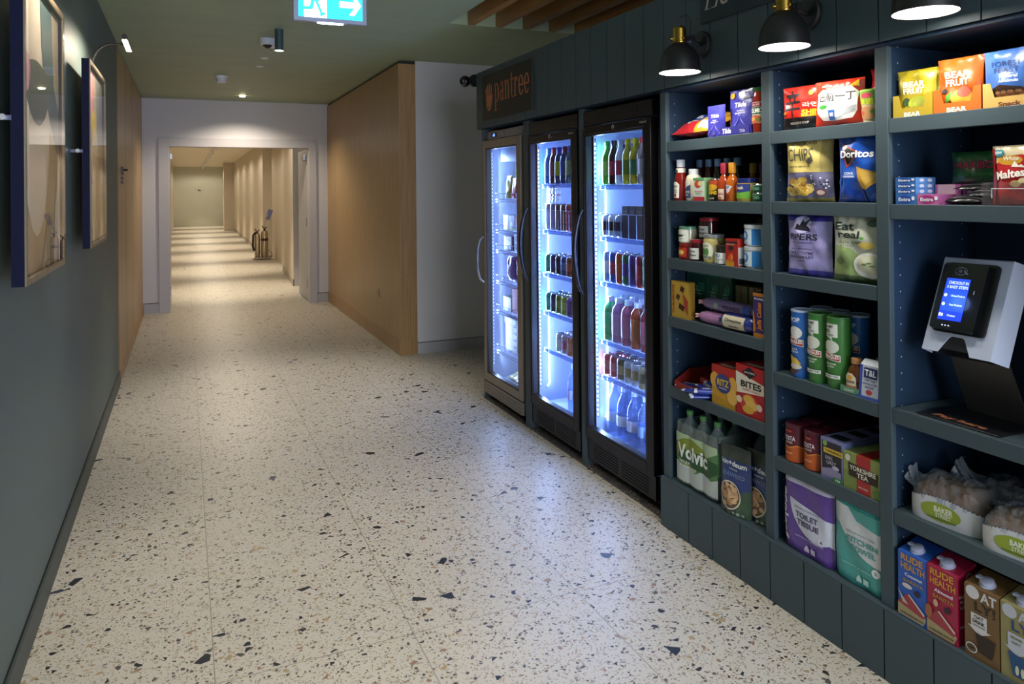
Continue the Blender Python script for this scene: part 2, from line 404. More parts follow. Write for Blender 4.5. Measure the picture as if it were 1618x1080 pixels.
fc('ceiling_far', (-.7, 2.3, YE + .1, FE + .1, HC, HC + .1, FARCEIL))
b = B(); b.box(.55, .60, FE - .03, FE, 1.62, 1.67, BLACK); b.box(.42, .45, FE - .03, FE, 1.68, 1.70, BLACK); b.box(.60, .68, FE - .04, FE, 1.62, 1.64, BLACK)
tag(b.build('wall_hook'), 'small dark fitting high on the end wall of the far corridor', 'wall fitting')
# door leaves folded back into the far corridor
def leaf(x0, x1, label, side):
    t = struct(B().box(x0, x1, YE + .18, YE + 1.02, .01, DZ - .02, M('#aaaab2', .45)).build('door_1' if side < 0 else 'door_2', bevel=.002))
    fx = x1 if side < 0 else x0
    for z in (.18, 1.02, 1.88):
        B().box(min(fx, fx - side * .004), max(fx, fx - side * .004), YE + .185, YE + .245, z, z + .12, M('#6b6f7c', .3, .9)).build('hinge', t)
    B().box(min(fx, fx - side * .03), max(fx, fx - side * .03), YE + .3, YE + .5, 1.95, 2.02, SILVER).build('door_closer', t)
    return t
leaf(-.225, -.178, '', -1); leaf(1.545, 1.592, '', 1)

# ------------------------------------------------------------------ ceiling and wall lamps of the corridor
def downlight(x, y, label, power, length=.155, cone=76, blend=.8):
    t = thing('cylinder_downlight', label, 'ceiling light', (x, y, HC), group='cylinder downlights on the green ceiling')
    g = M('#3e4f52', .45)
    B().lathe([(.031, -length), (.031, 0)], g, 24, cap=False).build('housing', t)
    B().lathe([(.0, -length + .006), (.027, -length + .004), (.031, -length)], M('#fff1d8', .4, emit=9), 24, cap=False).build('diffuser', t)
    light('SPOT', (0, 0, -length - .005), power, NEUTRAL, t, spot_size=math.radians(cone), spot_blend=blend, shadow_soft_size=.03)
    return t
downlight(.645, 5.72, 'dark green cylinder downlight hanging by the smoke detector', 125)
for y, nm, pw in ((3.1, 'added for fill, nearest the exit sign on the camera side', 90), (1.0, 'added for fill above the camera position', 62), (-1.2, 'added for fill at the back of the room', 80)):
    downlight(.645, y, 'dark green cylinder downlight ' + nm, pw)  # unseen downlights, added to fill the room with light
t = thing('recessed_spotlight', 'bright recessed spotlight in the green ceiling before the doorway', 'ceiling light', (.66, 9.75, HC))
B().lathe([(.045, -.004), (.05, -.001), (.05, 0)], WHITEP, 24).build('bezel', t)
B().lathe([(0, -.02), (.03, -.018), (.036, -.003)], M('#fff0c0', .4, emit=25), 20, cap=False).build('lens', t)
light('SPOT', (0, 0, -.03), 85, WARM, t, spot_size=math.radians(142), spot_blend=.6, shadow_soft_size=.03)
for y, lb in ((7.45, 'farther'), (6.98, 'nearer')):
    b = B(); b.lathe([(.032, -.006), (.034, 0)], M('#dcdcd2', .5), 20)
    tag(b.build('ceiling_disc', loc=(.66, y, HC)), 'small flat white ceiling disc, the %s of the two' % lb, 'ceiling disc', 'small white ceiling discs')
b = B(); b.lathe([(.035, -.003), (.037, 0)], M('#b9b9ae', .5), 20); tag(b.build('ceiling_disc', loc=(.665, 9.05, HC)), 'flat grey ceiling disc just before the bright recessed spotlight', 'ceiling disc')
t = thing('sprinkler_head', 'white sprinkler head poking from a round plate in the ceiling', 'sprinkler', (.655, 6.42, HC))
B().lathe([(.045, -.006), (.047, 0)], WHITEP, 24).build('escutcheon', t)
b = B(); b.rod((0, 0, 0), (0, 0, -.04), .005, CHROME); b.lathe([(.014, -.043), (.014, -.040)], CHROME, 14); b.build('sprinkler_nozzle', t)
t = thing('smoke_detector', 'white smoke detector dome hidden partly behind the cylinder downlight', 'smoke detector', (.60, 6.1, HC))
B().lathe([(.035, -.05), (.055, -.045), (.06, -.02), (.06, 0)], WHITEP, 28).build('detector_body', t)
B().lathe([(.008, -.075), (.02, -.066), (.036, -.055), (.036, -.049)], M('#2a2826', .3), 20).build('sensor_cage', t)
t = thing('smoke_detector', 'white beaker shaped smoke detector left on the corridor ceiling', 'smoke detector', (.352, 8.2, HC))
B().lathe([(.06, -.022), (.062, 0)], WHITEP, 28).build('mounting_plate', t)
B().lathe([(.04, -.068), (.05, -.06), (.05, -.022)], M('#dcdcdc', .4), 28).build('detector_body', t)
# exit sign
t = thing('exit_sign', 'lit turquoise running man exit sign with right arrow', 'exit sign', (.642, 3.6, 2.305))
b = B(); b.box(-.172, .172, -.012, .012, 0, .20, M('#9aa3c8', .3, alpha=1)); b.build('sign_panel', t, bevel=.002)
b = B(); TQ = M('#2fcfd8', .4, emit=1.0); WE = M('#f4fffb', .4, emit=1.35)
def pf(u, v, h): return (u, -.0125 - h, v)
art(b, [('R', -.150, .018, .152, .185, TQ), ('R', -.125, .018, -.018, .165, WE),
        ('P', [(.04, .105), (.115, .105), (.085, .14), (.112, .14), (.145, .09), (.112, .04), (.085, .04), (.112, .075), (.04, .075)][::1], WE),
        ('P', [(-.148, .052), (-.135, .066), (-.098, .07), (-.09, .10), (-.075, .10), (-.085, .055), (-.13, .052)], TQ),
        ('P', [(-.075, .10), (-.062, .10), (-.035, .035), (-.045, .03)], TQ), ('P', [(-.05, .04), (-.03, .045), (-.025, .035), (-.05, .025)], TQ),
        ('P', [(-.095, .095), (-.055, .095), (-.045, .145), (-.085, .145)], TQ), ('E', -.05, .16, .011, .011, TQ)], pf, .0004)
b.build('pictogram', t)
B().box(-.06, .06, -.006, .006, -.006, 0, M('#e8ecff', .4, emit=14)).build('light_strip', t)
b = B(); b.rod((-.12, 0, .2), (-.12, 0, HC - 2.305), .003, CHROME); b.rod((.12, 0, .2), (.12, 0, HC - 2.305), .003, CHROME); b.build('hanging_wire', t)
light('AREA', (0, 0, -.01), 1.2, (.7, .8, 1), t, shape='RECTANGLE', size=.12, size_y=.012)
# framed pictures
def picture(y0, y1, z0, z1, label, shapes, lamp):
    t = thing('framed_picture', label, 'picture', (XL, y0, z0), group='framed abstract pictures on the green wall')
    W_, H_ = y1 - y0, z1 - z0; NV = M('#0d1232', .6, spec=.15); WF = wood('ash_' + label[:5], '#6e6354', '#857863', 'Z')
    t.rotation_euler = (0, 0, 0)
    xo, dp = .046, .032
    b = B()
    for q in ((0, .022, 0, H_), (W_ - .022, W_, 0, H_)): b.box(xo, xo + dp, q[0], q[1], q[2], q[3], NV)
    b.box(xo, xo + dp, .022, W_ - .022, 0, .022, NV); b.box(xo, xo + dp, .022, W_ - .022, H_ - .022, H_, NV); b.build('frame', t)
    b = B(); f = xo + dp
    b.box(f, f + .004, 0, .022, 0, H_, WF); b.box(f, f + .004, W_ - .022, W_, 0, H_, WF); b.box(f, f + .004, .022, W_ - .022, 0, .022, WF); b.box(f, f + .004, .022, W_ - .022, H_ - .022, H_, WF); b.build('frame_face', t)
    b = B(); b.box(xo + .01, xo + .02, .022, W_ - .022, .022, H_ - .022, M('#b9a78d', .6))
    fn = lambda u, v, h: (xo + .02 + h, .022 + u * (W_ - .044), .022 + v * (H_ - .044))
    art(b, shapes, fn, .0004); b.build('print', t)
    B().box(xo + .038, xo + .041, .02, W_ - .02, .02, H_ - .02, glass('picture_glass')).build('glazing', t)
    b = B()
    for y in (.0, W_):
        s = -1 if y == 0 else 1
        b.box(0, .05, min(y, y + s * .006), max(y, y + s * .006), H_ * .5 + .004, H_ * .5 + .018, M('#5c6078', .4, .6)); b.lathe([(.009, 0), (.009, .012)], CHROME, 12, T=Matrix.Translation((.03, y + s * .004, H_ * .5 + .012)) @ Matrix.Rotation(-s * PI / 2, 4, 'X'))
        b.build('wall_clip', t); b = B()
    if lamp:
        lt = thing('picture_light', 'black curved arm picture light over the %s picture' % ('farther' if y0 > 3 else 'nearer'), 'picture light', (XL, (y0 + y1) / 2, z1))
        yc = 0
        b = B(); pts = [(.05, yc, -.02)] + [(.05 + .10 * (1 - math.cos(a)), yc, .0 + .14 * math.sin(a)) for a in [i * PI / 16 for i in range(9)]]
        b.tube(pts + [(.20, yc, .140)], .006, BLACK, 8); b.build('lamp_arm', lt)
        b = B(); b.tube([(.215, -.19, .147), (.215, .19, .147)], .013, BLACK, 12); b.build('lamp_housing', lt)
        b = B(); b.box(.203, .227, -.165, .165, .132, .1345, M('#ffe9c8', .4, emit=11)); b.build('lamp_strip', lt)
        light('AREA', (.215, 0, .13), 8, WARM, lt, rot=(0, math.radians(-35), 0) if False else (0, math.radians(30), 0), shape='RECTANGLE', size=.02, size_y=.33)
    return t
A1, A2, A3, A4 = '#d8cbb8', '#4d5a5c', '#c9bca6', '#b6a486'
def blob(cu, cv, ru, rv, n=24, k=1.0):
    return [(cu + ru * math.cos(2 * PI * i / n) * (1 + .25 * math.sin(2 * PI * i / n) * k), cv + rv * math.sin(2 * PI * i / n)) for i in range(n)]
shp1 = [('R', 0, .5, 1, 1, '#cfc3b2'), ('R', 0, 0, 1, .5, '#b39a78'), ('P', [(.45, 1), (.5, .8), (.62, .62), (.95, .42), (1, .45), (1, .6), (.85, .7), (.78, 1)], '#51666a'),
        ('P', [(.80, 1), (1, 1), (1, .62), (.9, .7)], '#b8a995'), ('P', blob(.35, .42, .33, .30), '#ddd0bc'), ('P', blob(.38, .63, .30, .115), '#59605c'), ('P', blob(.1, .68, .10, .07), '#c48fa0'),
        ('P', [(.8, 0), (1, 0), (1, .42), (.92, .34), (.84, .2)], '#d6d0c4'), ('P', [(.45, 0), (.7, 0), (.78, .2), (.6, .16)], '#8d8678')]
shp2 = [('R', 0, 0, 1, 1, '#cbb491'), ('P', [(0, 1), (.45, 1), (.42, .75), (.3, .62), (0, .58)], '#d99aa6'), ('P', [(.5, 1), (1, 1), (1, .2), (.8, .4), (.62, .65)], '#7d8488'), ('P', blob(.38, .68, .13, .09), '#e2c52e'), ('P', blob(.3, .45, .25, .1), '#d8c7a8'), ('P', blob(.7, .22, .14, .18), '#b98d5c'), ('P', blob(.3, .2, .22, .14), '#dcc9a6')]
picture(2.44, 3.17, 1.245, 2.16, 'large framed abstract print with navy frame nearest the camera', shp1, True)
picture(4.01, 4.74, 1.245, 2.14, 'framed pink and yellow abstract print under the curved picture light', shp2, True)
# door furniture on the panelled wall
b = B(); b.box(XL, XL + .02, 7.0, 7.05, 1.66, 1.73, BLACK); b.box(XL, XL + .018, 7.0, 7.04, 1.585, 1.61, BLACK); b.box(XL, XL + .018, 7.0, 7.04, 1.62, 1.645, BLACK); b.rod((XL + .02, 7.02, 1.7), (XL + .05, 7.02, 1.7), .008, BLACK)
tag(b.build('door_lock'), 'small black door lock on the left oak panelled wall', 'door lock')
t = thing('wall_socket', 'square metal wall socket low on the oak panelled wall', 'wall socket', (XW, 7.5, .43))
B().box(-.007, 0, -.045, .045, 0, .088, M('#a08a68', .35, .6)).build('socket_plate', t, bevel=.002)
b = B()
for y in (-.022, .022):
    for q in ((-.004, .004, .05, .062), (-.012, -.007, .03, .038), (.007, .012, .03, .038)): b.box(-.0085, -.007, y + q[0], y + q[1], q[2], q[3], BLACK)
b.build('socket_holes', t)
# far corridor lights
t = thing('track_light', 'white ceiling track with spot heads down the far corridor', 'track light', (.70, 12.2, HC))
B().box(-.018, .018, 0, 23, -.03, 0, WHITEP).build('track_rail', t)
for k in range(11):
    y = .75 + k * 2.15
    b = B(); b.rod((0, y, -.03), (0, y, -.07), .01, WHITEP); b.lathe([(.035, -.17), (.035, -.06), (.02, -.05)], WHITEP, 14, c=(0, y, 0)); b.lathe([(0, -.168), (.03, -.169)], M('#fff0d0', .4, emit=5), 14, c=(0, y, 0), cap=False)
    b.build('spot_head', t)
for k in range(8):
    y = .1 + k * 3.3
    light('SPOT', (0, y, -.18), 230, WARMER, t, spot_size=math.radians(70), spot_blend=.8, shadow_soft_size=.04)
    light('SPOT', (0, y, -.18), 34, (1.0, .88, .70), t, spot_size=math.radians(172), spot_blend=.3, shadow_soft_size=.05)  # wide spot added as fill for the corridor walls and ceiling
b = B(); b.lathe([(.05, -.03), (.055, 0)], WHITEP, 18); tag(b.build('smoke_detector', loc=(.15, 33, HC)), 'small white detector on the ceiling at the end of the far corridor', 'smoke detector')
# fire extinguishers on their stand
t = thing('extinguisher_stand', 'chrome tubular floor stand behind the two extinguishers', 'stand', (1.60, 17.7, 0))
b = B(); b.tube([(-.17, -.12, .03), (.16, -.12, .03), (.2, -.08, .05), (.2, .0, .12), (.06, .02, .30), (.05, .03, .75), (.12, .05, 1.02)], .014, CHROME, 8)
b.tube([(-.17, -.12, .03), (-.2, -.06, .03), (-.17, .12, .03), (.12, .12, .03), (.2, .04, .06)], .024, CHROME, 8); b.build('stand_frame', t)
b = B(); b.box(-.15, .16, -.1, .1, .03, .05, M('#8a857c', .4)); b.build('stand_tray', t)
B().box(-.05, .05, .0, .012, -.12, .12, M('#6f74a8', .4), T=Matrix.Translation((.15, .04, 1.0)) @ Matrix.Rotation(.35, 4, 'Y')).build('sign_plate', t)
for dx, dyy, hh, nm in ((-.11, .0, .64, 'left chrome fire extinguisher with black hose on the corridor floor'), (.045, .0, .70, 'right chrome fire extinguisher with dark label on the corridor floor')):
    e = thing('fire_extinguisher', nm, 'fire extinguisher', (1.60 + dx, 17.7 + dyy, .052), group='chrome fire extinguishers in the far corridor')
    rr_ = .062 if dx < 0 else .080
    B().lathe([(.0, .0), (rr_ - .005, .0), (rr_, .02), (rr_, hh - .17), (rr_ - .015, hh - .12), (.025, hh - .1)], M('#b9ab95', .25, .9), 20).build('cylinder', e)
    b = B(); b.box(-.02, .02, -.02, .02, hh - .10, hh - .06, BLACK); b.tube([(-.01, 0, hh - .06), (-.05, 0, hh - .02), (-.03, 0, hh)], .012, BLACK, 6); b.tube([(.01, 0, hh - .06), (.05, 0, hh - .03)], .012, BLACK, 6); b.build('valve_handle', e)
    if dx < -.1:
        B().tube([(-.03, 0, hh - .08), (-.09, -.02, hh - .14), (-.10, -.02, hh - .4), (-.07, -.03, hh - .5)], .022, BLACK, 8).build('hose', e)
    else:
        B().lathe([(.0815, hh - .34), (.0815, hh - .28)], M('#4a2020', .4), 20, cap=False).build('label_band', e)

# ------------------------------------------------------------------ shop front carcass: header, plinth, posts, dividers, shelves
HB, HT = 1.94, 2.345
t = thing('header_board', 'dark teal tongue and groove header board above the fridges and shelves', 'header', (0, 0, 0))
b = B(); GW = .0055; ys = 5.045; y_end = .80
gl = [4.877, 4.707, 4.54, 4.375, 4.21, 4.045, 3.88, 3.715, 3.55, 3.39, 3.225, 3.06, 2.90, 2.74, 2.58, 2.425, 2.26, 2.10, 1.955, 1.79, 1.63, 1.47, 1.31, 1.15, .99]
prev = ys
for g in gl + [y_end]:
    b.box(XP, XP + .018, g + (GW / 2 if g != y_end else 0), prev, HB, HT, TEAL); prev = g - GW / 2
b.box(XP + .006, XP + .03, y_end, ys, HB, HT, M('#1d292e', .6))
b.build('board_face', t)
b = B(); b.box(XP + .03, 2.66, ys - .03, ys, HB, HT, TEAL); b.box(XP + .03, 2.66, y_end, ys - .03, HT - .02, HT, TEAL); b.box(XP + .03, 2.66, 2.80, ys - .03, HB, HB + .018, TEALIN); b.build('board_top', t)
t = thing('plinth', 'dark teal grooved plinth under the three shelf columns', 'plinth', (0, 0, 0))
b = B(); prev = 2.80; ZP = .218
for g in [2.60, 2.445, 2.28, 2.12, 1.958, 1.797, 1.637, 1.472, 1.305, 1.14, .98, y_end]:
    b.box(XP, XP + .018, g + (GW / 2 if g != y_end else 0), prev, 0, ZP - .006, TEAL); prev = g - GW / 2
b.box(XP + .006, XP + .03, y_end, 2.80, 0, ZP - .006, M('#1d292e', .6)); b.box(XP + .03, XB, y_end, 2.80, 0, .05, TEAL)
b.build('plinth_face', t)
B().box(XP + .001, XB, y_end, 2.80, ZP - .0055, ZP, TEAL).build('plinth_top', t)
def post(y0, y1, label, w=XB):
    t = thing('shelf_post', label, 'shelf upright', (0, (y0 + y1) / 2, ZP), group='teal shelf uprights'); h = (y1 - y0) / 2
    B().box(XS_, XS_ + .02, -h, h, 0, HB - ZP - .0125, TEAL).build('face_frame', t, bevel=.0015)
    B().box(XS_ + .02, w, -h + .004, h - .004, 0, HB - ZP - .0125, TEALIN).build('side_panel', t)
    b = B()
    for y, s in ((-h + .004, -1), (h - .004, 1)):
        for xx in (XS_ + .05, XB - .07):
            for k in range(34):
                z = .06 + k * .05
                b.add([(xx + .003 * math.cos(a * PI / 3), y + s * .0006, z + .003 * math.sin(a * PI / 3)) for a in range(6)], [tuple(range(6))], M('#8f9aa6', .4))
    b.build('shelf_pin_holes', t)
post(2.755, 2.797, 'teal upright between the right fridge and the first shelf column')
post(2.113, 2.157, 'teal upright between the first and second shelf columns')
post(1.615, 1.660, 'teal upright between the second shelf column and the payment terminal')
post(.80, .845, 'teal upright closing the shelf run beyond the right picture edge')
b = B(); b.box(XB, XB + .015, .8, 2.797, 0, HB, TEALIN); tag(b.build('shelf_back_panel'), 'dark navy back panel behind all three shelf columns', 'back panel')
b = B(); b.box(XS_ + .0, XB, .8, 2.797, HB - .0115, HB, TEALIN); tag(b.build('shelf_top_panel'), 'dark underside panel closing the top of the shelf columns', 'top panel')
COLS = {1: (2.157, 2.755), 2: (1.660, 2.113), 3: (.845, 1.615)}
SHZ = {1: [1.707, 1.447, 1.192, .937, .626], 2: [1.703, 1.449, 1.191, .830, .522], 3: [1.706, 1.446, .829, .524]}
nn = {1: 'first', 2: 'second', 3: 'third'}; oo = ['top', 'second', 'third', 'fourth', 'fifth']
for c in (1, 2, 3):
    y0, y1 = COLS[c]
    for k, z in enumerate(SHZ[c]):
        t = thing('shelf', '%s shelf from the top in the %s shelf column, dark teal' % (oo[k] if k else 'uppermost', nn[c]), 'shelf', (0, (y0 + y1) / 2, z), group='teal shelves'); h = (y1 - y0) / 2
        B().box(XS_ + .002, XS_ + .022, -h + .001, h - .001, -.045, 0, TEAL).build('shelf_lip', t, bevel=.0015)
        B().box(XS_ + .022, XB, -h + .003, h - .003, -.022, 0, TEAL).build('shelf_board', t)
def divider(y0, y1, label):
    b = B(); b.box(1.985, 2.64, y0, y1, 0, HB - .002, TEAL); tag(b.build('fridge_divider', bevel=.0015), label, 'divider', 'teal uprights beside the fridges')
divider(3.560, 3.605, 'teal upright between the middle and right drinks fridges')
divider(4.265, 4.34, 'teal upright between the steel freezer and the middle drinks fridge')
divider(5.035, 5.06, 'teal end panel left of the steel glass door freezer')
# signs
t = thing('shop_sign', 'black sign board with copper hand logo and the word pantree', 'sign', (XP, 4.49, 1.992))
b = B(); b.box(-.012, -.001, -.405, .405, 0, .307, M('#1e1c1a', .5)); b.build('sign_board', t)
COP = M('#b8704a', .45)
b = B(); sf = lambda u, v, h: (-.012 - h, -u, v)
def hand(cu, cv, s, m, m2):
    it = [('P', [(cu + s * x, cv + s * y) for x, y in [(-.42, .1), (-.40, -.35), (-.2, -.62), (.05, -.70), (.3, -.58), (.44, -.25), (.45, .15), (.2, .25), (-.2, .22)]], m)]
    for fx, ang, ln, wd in ((-.34, .22, .62, .17), (-.13, .10, .80, .18), (.09, -.04, .85, .18), (.31, -.18, .72, .17)):
        dx, dz = -math.sin(ang), math.cos(ang); px, pz = math.cos(ang), math.sin(ang); w2 = wd / 2
        p = [(fx - w2 * px, .05 - w2 * pz), (fx + w2 * px, .05 + w2 * pz), (fx + w2 * px + dx * ln, .05 + dz * ln), (fx + dx * (ln + .07), .05 + dz * (ln + .07)), (fx - w2 * px + dx * ln, .05 + dz * ln)]
        it.append(('P', [(cu + s * x, cv + s * y) for x, y in p], m))
    it.append(('P', [(cu + s * x, cv + s * y) for x, y in [(.38, -.2), (.5, .25), (.62, .32), (.62, .1), (.5, -.25)]], m))
    for k in range(6):
        a = PI + .5 + k * .36; a2 = a + .36
        it.append(('P', [(cu + s * r * math.cos(q), cv - .28 * s + s * r * math.sin(q)) for r, q in ((.2, a), (.2, a2), (.25, a2), (.25, a))], m2))
    it.append(('E', cu - .18 * s, cv - .22 * s, .03 * s, .03 * s, m2)); it.append(('E', cu + .16 * s, cv - .22 * s, .03 * s, .03 * s, m2))
    return it
art(b, hand(-.285, .135, .115, COP, M('#1e1c1a', .5)), sf, .0003)
# serif lettering built from strokes: (letter outlines as polygons in em units, x height 1)
def serif_word(word, u, v, s, m):
    it = []; K = M('#1e1c1a', .5)
    def R_(x0, y0, x1, y1, mm=m): it.append(('R', u + s * x0, v + s * y0, u + s * x1, v + s * y1, mm))
    def ring(cx, cy, rx, ry, th, a0, a1, n=14):
        for i in range(n):
            a = a0 + (a1 - a0) * i / n; c = a0 + (a1 - a0) * (i + 1) / n
            w0 = th * (.45 + .55 * abs(math.cos(a))); w1 = th * (.45 + .55 * abs(math.cos(c)))
            it.append(('P', [(u + s * (cx + rx * math.cos(a)), v + s * (cy + ry * math.sin(a))), (u + s * (cx + rx * math.cos(c)), v + s * (cy + ry * math.sin(c))),
                             (u + s * (cx + (rx - w1) * math.cos(c)), v + s * (cy + (ry - w1 * .8) * math.sin(c))), (u + s * (cx + (rx - w0) * math.cos(a)), v + s * (cy + (ry - w0 * .8) * math.sin(a)))], m))
    x = 0
    for ch in word:
        if ch == 'p':
            R_(x + .10, -.5, x + .28, 1.0); R_(x - .02, -.5, x + .42, -.42); R_(x, .9, x + .2, 1.0); ring(x + .42, .5, .38, .52, .2, -PI * .75, PI * .75); x += .92
        elif ch == 'a':
            ring(x + .35, .72, .26, .30, .15, -.1, PI * .9); R_(x + .43, .1, x + .61, .78); ring(x + .30, .28, .28, .30, .16, .3, PI * 1.9); R_(x + .5, 0, x + .72, .1); x += .80
        elif ch == 'n':
            R_(x + .1, 0, x + .28, 1.0); R_(x, .9, x + .2, 1.0); R_(x, 0, x + .38, .08); ring(x + .46, .65, .28, .37, .17, 0, PI * .9); R_(x + .57, 0, x + .74, .66); R_(x + .48, 0, x + .84, .08); x += .93
        elif ch == 't':
            R_(x + .15, .12, x + .32, 1.3); R_(x, .9, x + .5, 1.0); ring(x + .38, .2, .23, .22, .15, PI, PI * 1.75); x += .58
        elif ch == 'r':
            R_(x + .1, 0, x + .28, 1.0); R_(x, .9, x + .2, 1.0); R_(x, 0, x + .42, .08); ring(x + .44, .7, .22, .32, .16, .5, PI * .9); it.append(('E', u + s * (x + .56), v + s * .84, s * .09, s * .09, m)); x += .70
        elif ch == 'e':
            ring(x + .40, .5, .38, .52, .19, 0, PI); ring(x + .40, .5, .38, .52, .19, PI, PI * 1.80); R_(x + .14, .46, x + .77, .55); x += .84
    return it, x
wd, wx = serif_word('pantree', 0, 0, 1, COP)
sc = .565 / wx
wd, _ = serif_word('pantree', -.185, .105, sc, COP)
for q in wd: pass
b2 = []
art(b, wd, lambda u, v, h: (-.0125, -u, .105 + (v - .105) * 1.22), .0001)
b.build('sign_lettering', t)
t = thing('shop_sign', 'dark navy sign board with pale italic lettering cut by the picture top', 'sign', (XP, 2.10, 2.155))
B().box(-.010, -.001, -.30, .37, .012, .18, M('#1c2833', .5)).build('sign_board', t)
b = B(); IT = M('#b9a9a4', .5); f2 = lambda u, v, h: (-.010 - h, -u, v)
art(b, [('T', 'Ho', -.262, .105, .085, IT, {'shear': .35, 'bold': .0})], f2, .0004)
art(b, [('R', -.345, .0625, -.312, .066, IT), ('R', -.300, .0625, -.267, .066, IT)], f2, .0004); b.build('sign_lettering', t)
# camera ball at the end of the header
t = thing('security_camera', 'black ball camera on the left end of the header board', 'camera', (1.93, 5.045, 2.295))
B().lathe([(.045, 0), (.045, .03), (.035, .045)], BLACKG, 24, T=Matrix.Rotation(-PI / 2, 4, 'X')).build('camera_mount', t)
b = B(); b.lathe([(.042 * math.sin(a), -.042 * math.cos(a)) for a in [i * PI / 12 for i in range(13)]], BLACKG, 24, c=(-.055, .06, 0)); b.build('camera_ball', t)
B().lathe([(.018, 0), (.014, .004), (.0, .006)], M('#2b2b33', .05, coat=1), 16, T=Matrix.Translation((-.075, .024, 0)) @ Matrix.Rotation(PI / 2, 4, 'X') ).build('camera_lens', t)
# the three wall lamps
def sconce(y, label):
    t = thing('wall_lamp', label, 'wall lamp', (XP, y, 1.965), group='black dome wall lamps with brass necks')
    cx = -.115; SH = M('#17171a', .42)
    out = [(.083, 0), (.081, .03), (.075, .06), (.062, .088), (.042, .108), (.028, .118)]
    inn = [(.026, .114), (.04, .104), (.059, .085), (.072, .058), (.078, .03), (.081, 0)]
    B().lathe(out, SH, 40, c=(cx, 0, 0), cap=False).build('shade', t)
    B().lathe(inn, M('#f2efe8', .5), 40, c=(cx, 0, 0), cap=False).build('shade_lining', t)
    B().lathe([(.0, .012), (.05, .010), (.078, .006)], M('#fff6e6', .4, emit=12), 40, c=(cx, 0, 0), cap=False).build('diffuser', t)
    B().lathe([(.028, .118), (.029, .122), (.027, .124), (.027, .175), (.022, .182), (.006, .186)], BRASS, 28, c=(cx, 0, 0)).build('brass_neck', t)
    b = B()
    for a in (.6, 2.7, 4.6): B().lathe([(.006, 0), (.006, .008), (.003, .01)], BRASS, 10, T=Matrix.Translation((cx + .027 * math.cos(a), .027 * math.sin(a), .135)) @ Matrix.Rotation(a, 4, 'Z') @ Matrix.Rotation(PI / 2, 4, 'Y')).build('neck_screw', t)
    b = B(); b.rod((cx + .03, 0, .14), (cx + .06, 0, .14), .009, SH, 10); b.tube([(cx + .055, 0, .14), (-.03, 0, .12), (0, 0, .12)], [.012, .009, .009], SH, 10); b.lathe([(.014, -.012), (.014, .012)], SH, 14, T=Matrix.Translation((cx + .058, 0, .14)) @ Matrix.Rotation(PI / 2, 4, 'X')); b.build('swivel_arm', t)
    B().lathe([(.055, 0), (.055, .012), (.05, .018)], SH, 36, T=Matrix.Translation((0, 0, .12)) @ Matrix.Rotation(-PI / 2, 4, 'Y')).build('wall_plate', t)
    B().tube([(cx, 0, .184), (cx, 0, .20), (cx + .01, 0, .225), (cx + .035, 0, .235), (cx + .055, 0, .215), (cx + .055, 0, .18), (cx + .05, 0, .15)], .0028, SH, 8).build('cable', t)
    light('SPOT', (cx, 0, .002), 11.5, (1, .93, .82), t, spot_size=math.radians(155), spot_blend=.5, shadow_soft_size=.05)
sconce(2.47, 'black dome wall lamp with brass neck, farthest from the camera')
sconce(1.90, 'middle black dome wall lamp with brass neck above the noodles')
sconce(1.385, 'black dome wall lamp cut by the picture top, nearest the camera')

# ------------------------------------------------------------------ goods: shared builders
_mesh = {}
def part(name, key, fn, parent=None, bevel=0, smooth=35):
    """a part whose mesh is shared by every copy with the same key"""
    if key in _mesh:
        o = bpy.data.objects.new(name, _mesh[key][0]); COL.objects.link(o)
        if parent: o.parent = parent
        if _mesh[key][1]:
            m = o.modifiers.new('bevel', 'BEVEL'); m.width = _mesh[key][1]; m.segments = 2; m.limit_method = 'ANGLE'
        return o
    b = B(); fn(b); o = b.build(name, parent, bevel=bevel, smooth=smooth); _mesh[key] = (o.data, bevel); return o
SC = .9935
def place(o, yl, yr, z, x=XFR, turn=0, tilt=0):
    o.location = (x, (yl + yr) / 2 * SC, z); o.rotation_euler = (tilt, 0, ROT + turn); return o
def foil(c, rough=.3): return M(c, rough, .0, coat=.35, bump=.25, bscale=35)
def matte(c): return M(c, .5)
def carton(name, label, cat, yl, yr, z, h, d, base, front=(), side=(), top=(), x=XFR, turn=0, group=None, rough=.45, bev=.0012):
    w = (yl - yr) * SC; b = B(); m = M(base, rough)
    b.box(-w / 2, w / 2, 0, d, 0, h, m)
    e = .0004
    sub = lambda items: [tuple(q) for q in items]
    art(b, sub(front), lambda u, v, hh: (u * w, -hh, v * h), e)
    art(b, sub(side), lambda u, v, hh: (w / 2 + hh, u * d, v * h), e)
    art(b, sub(top), lambda u, v, hh: (u * w, v * d, h + hh), e)
    o = b.build(name, smooth=30); tag(o, label, cat, group); return place(o, yl, yr, z, x, turn)
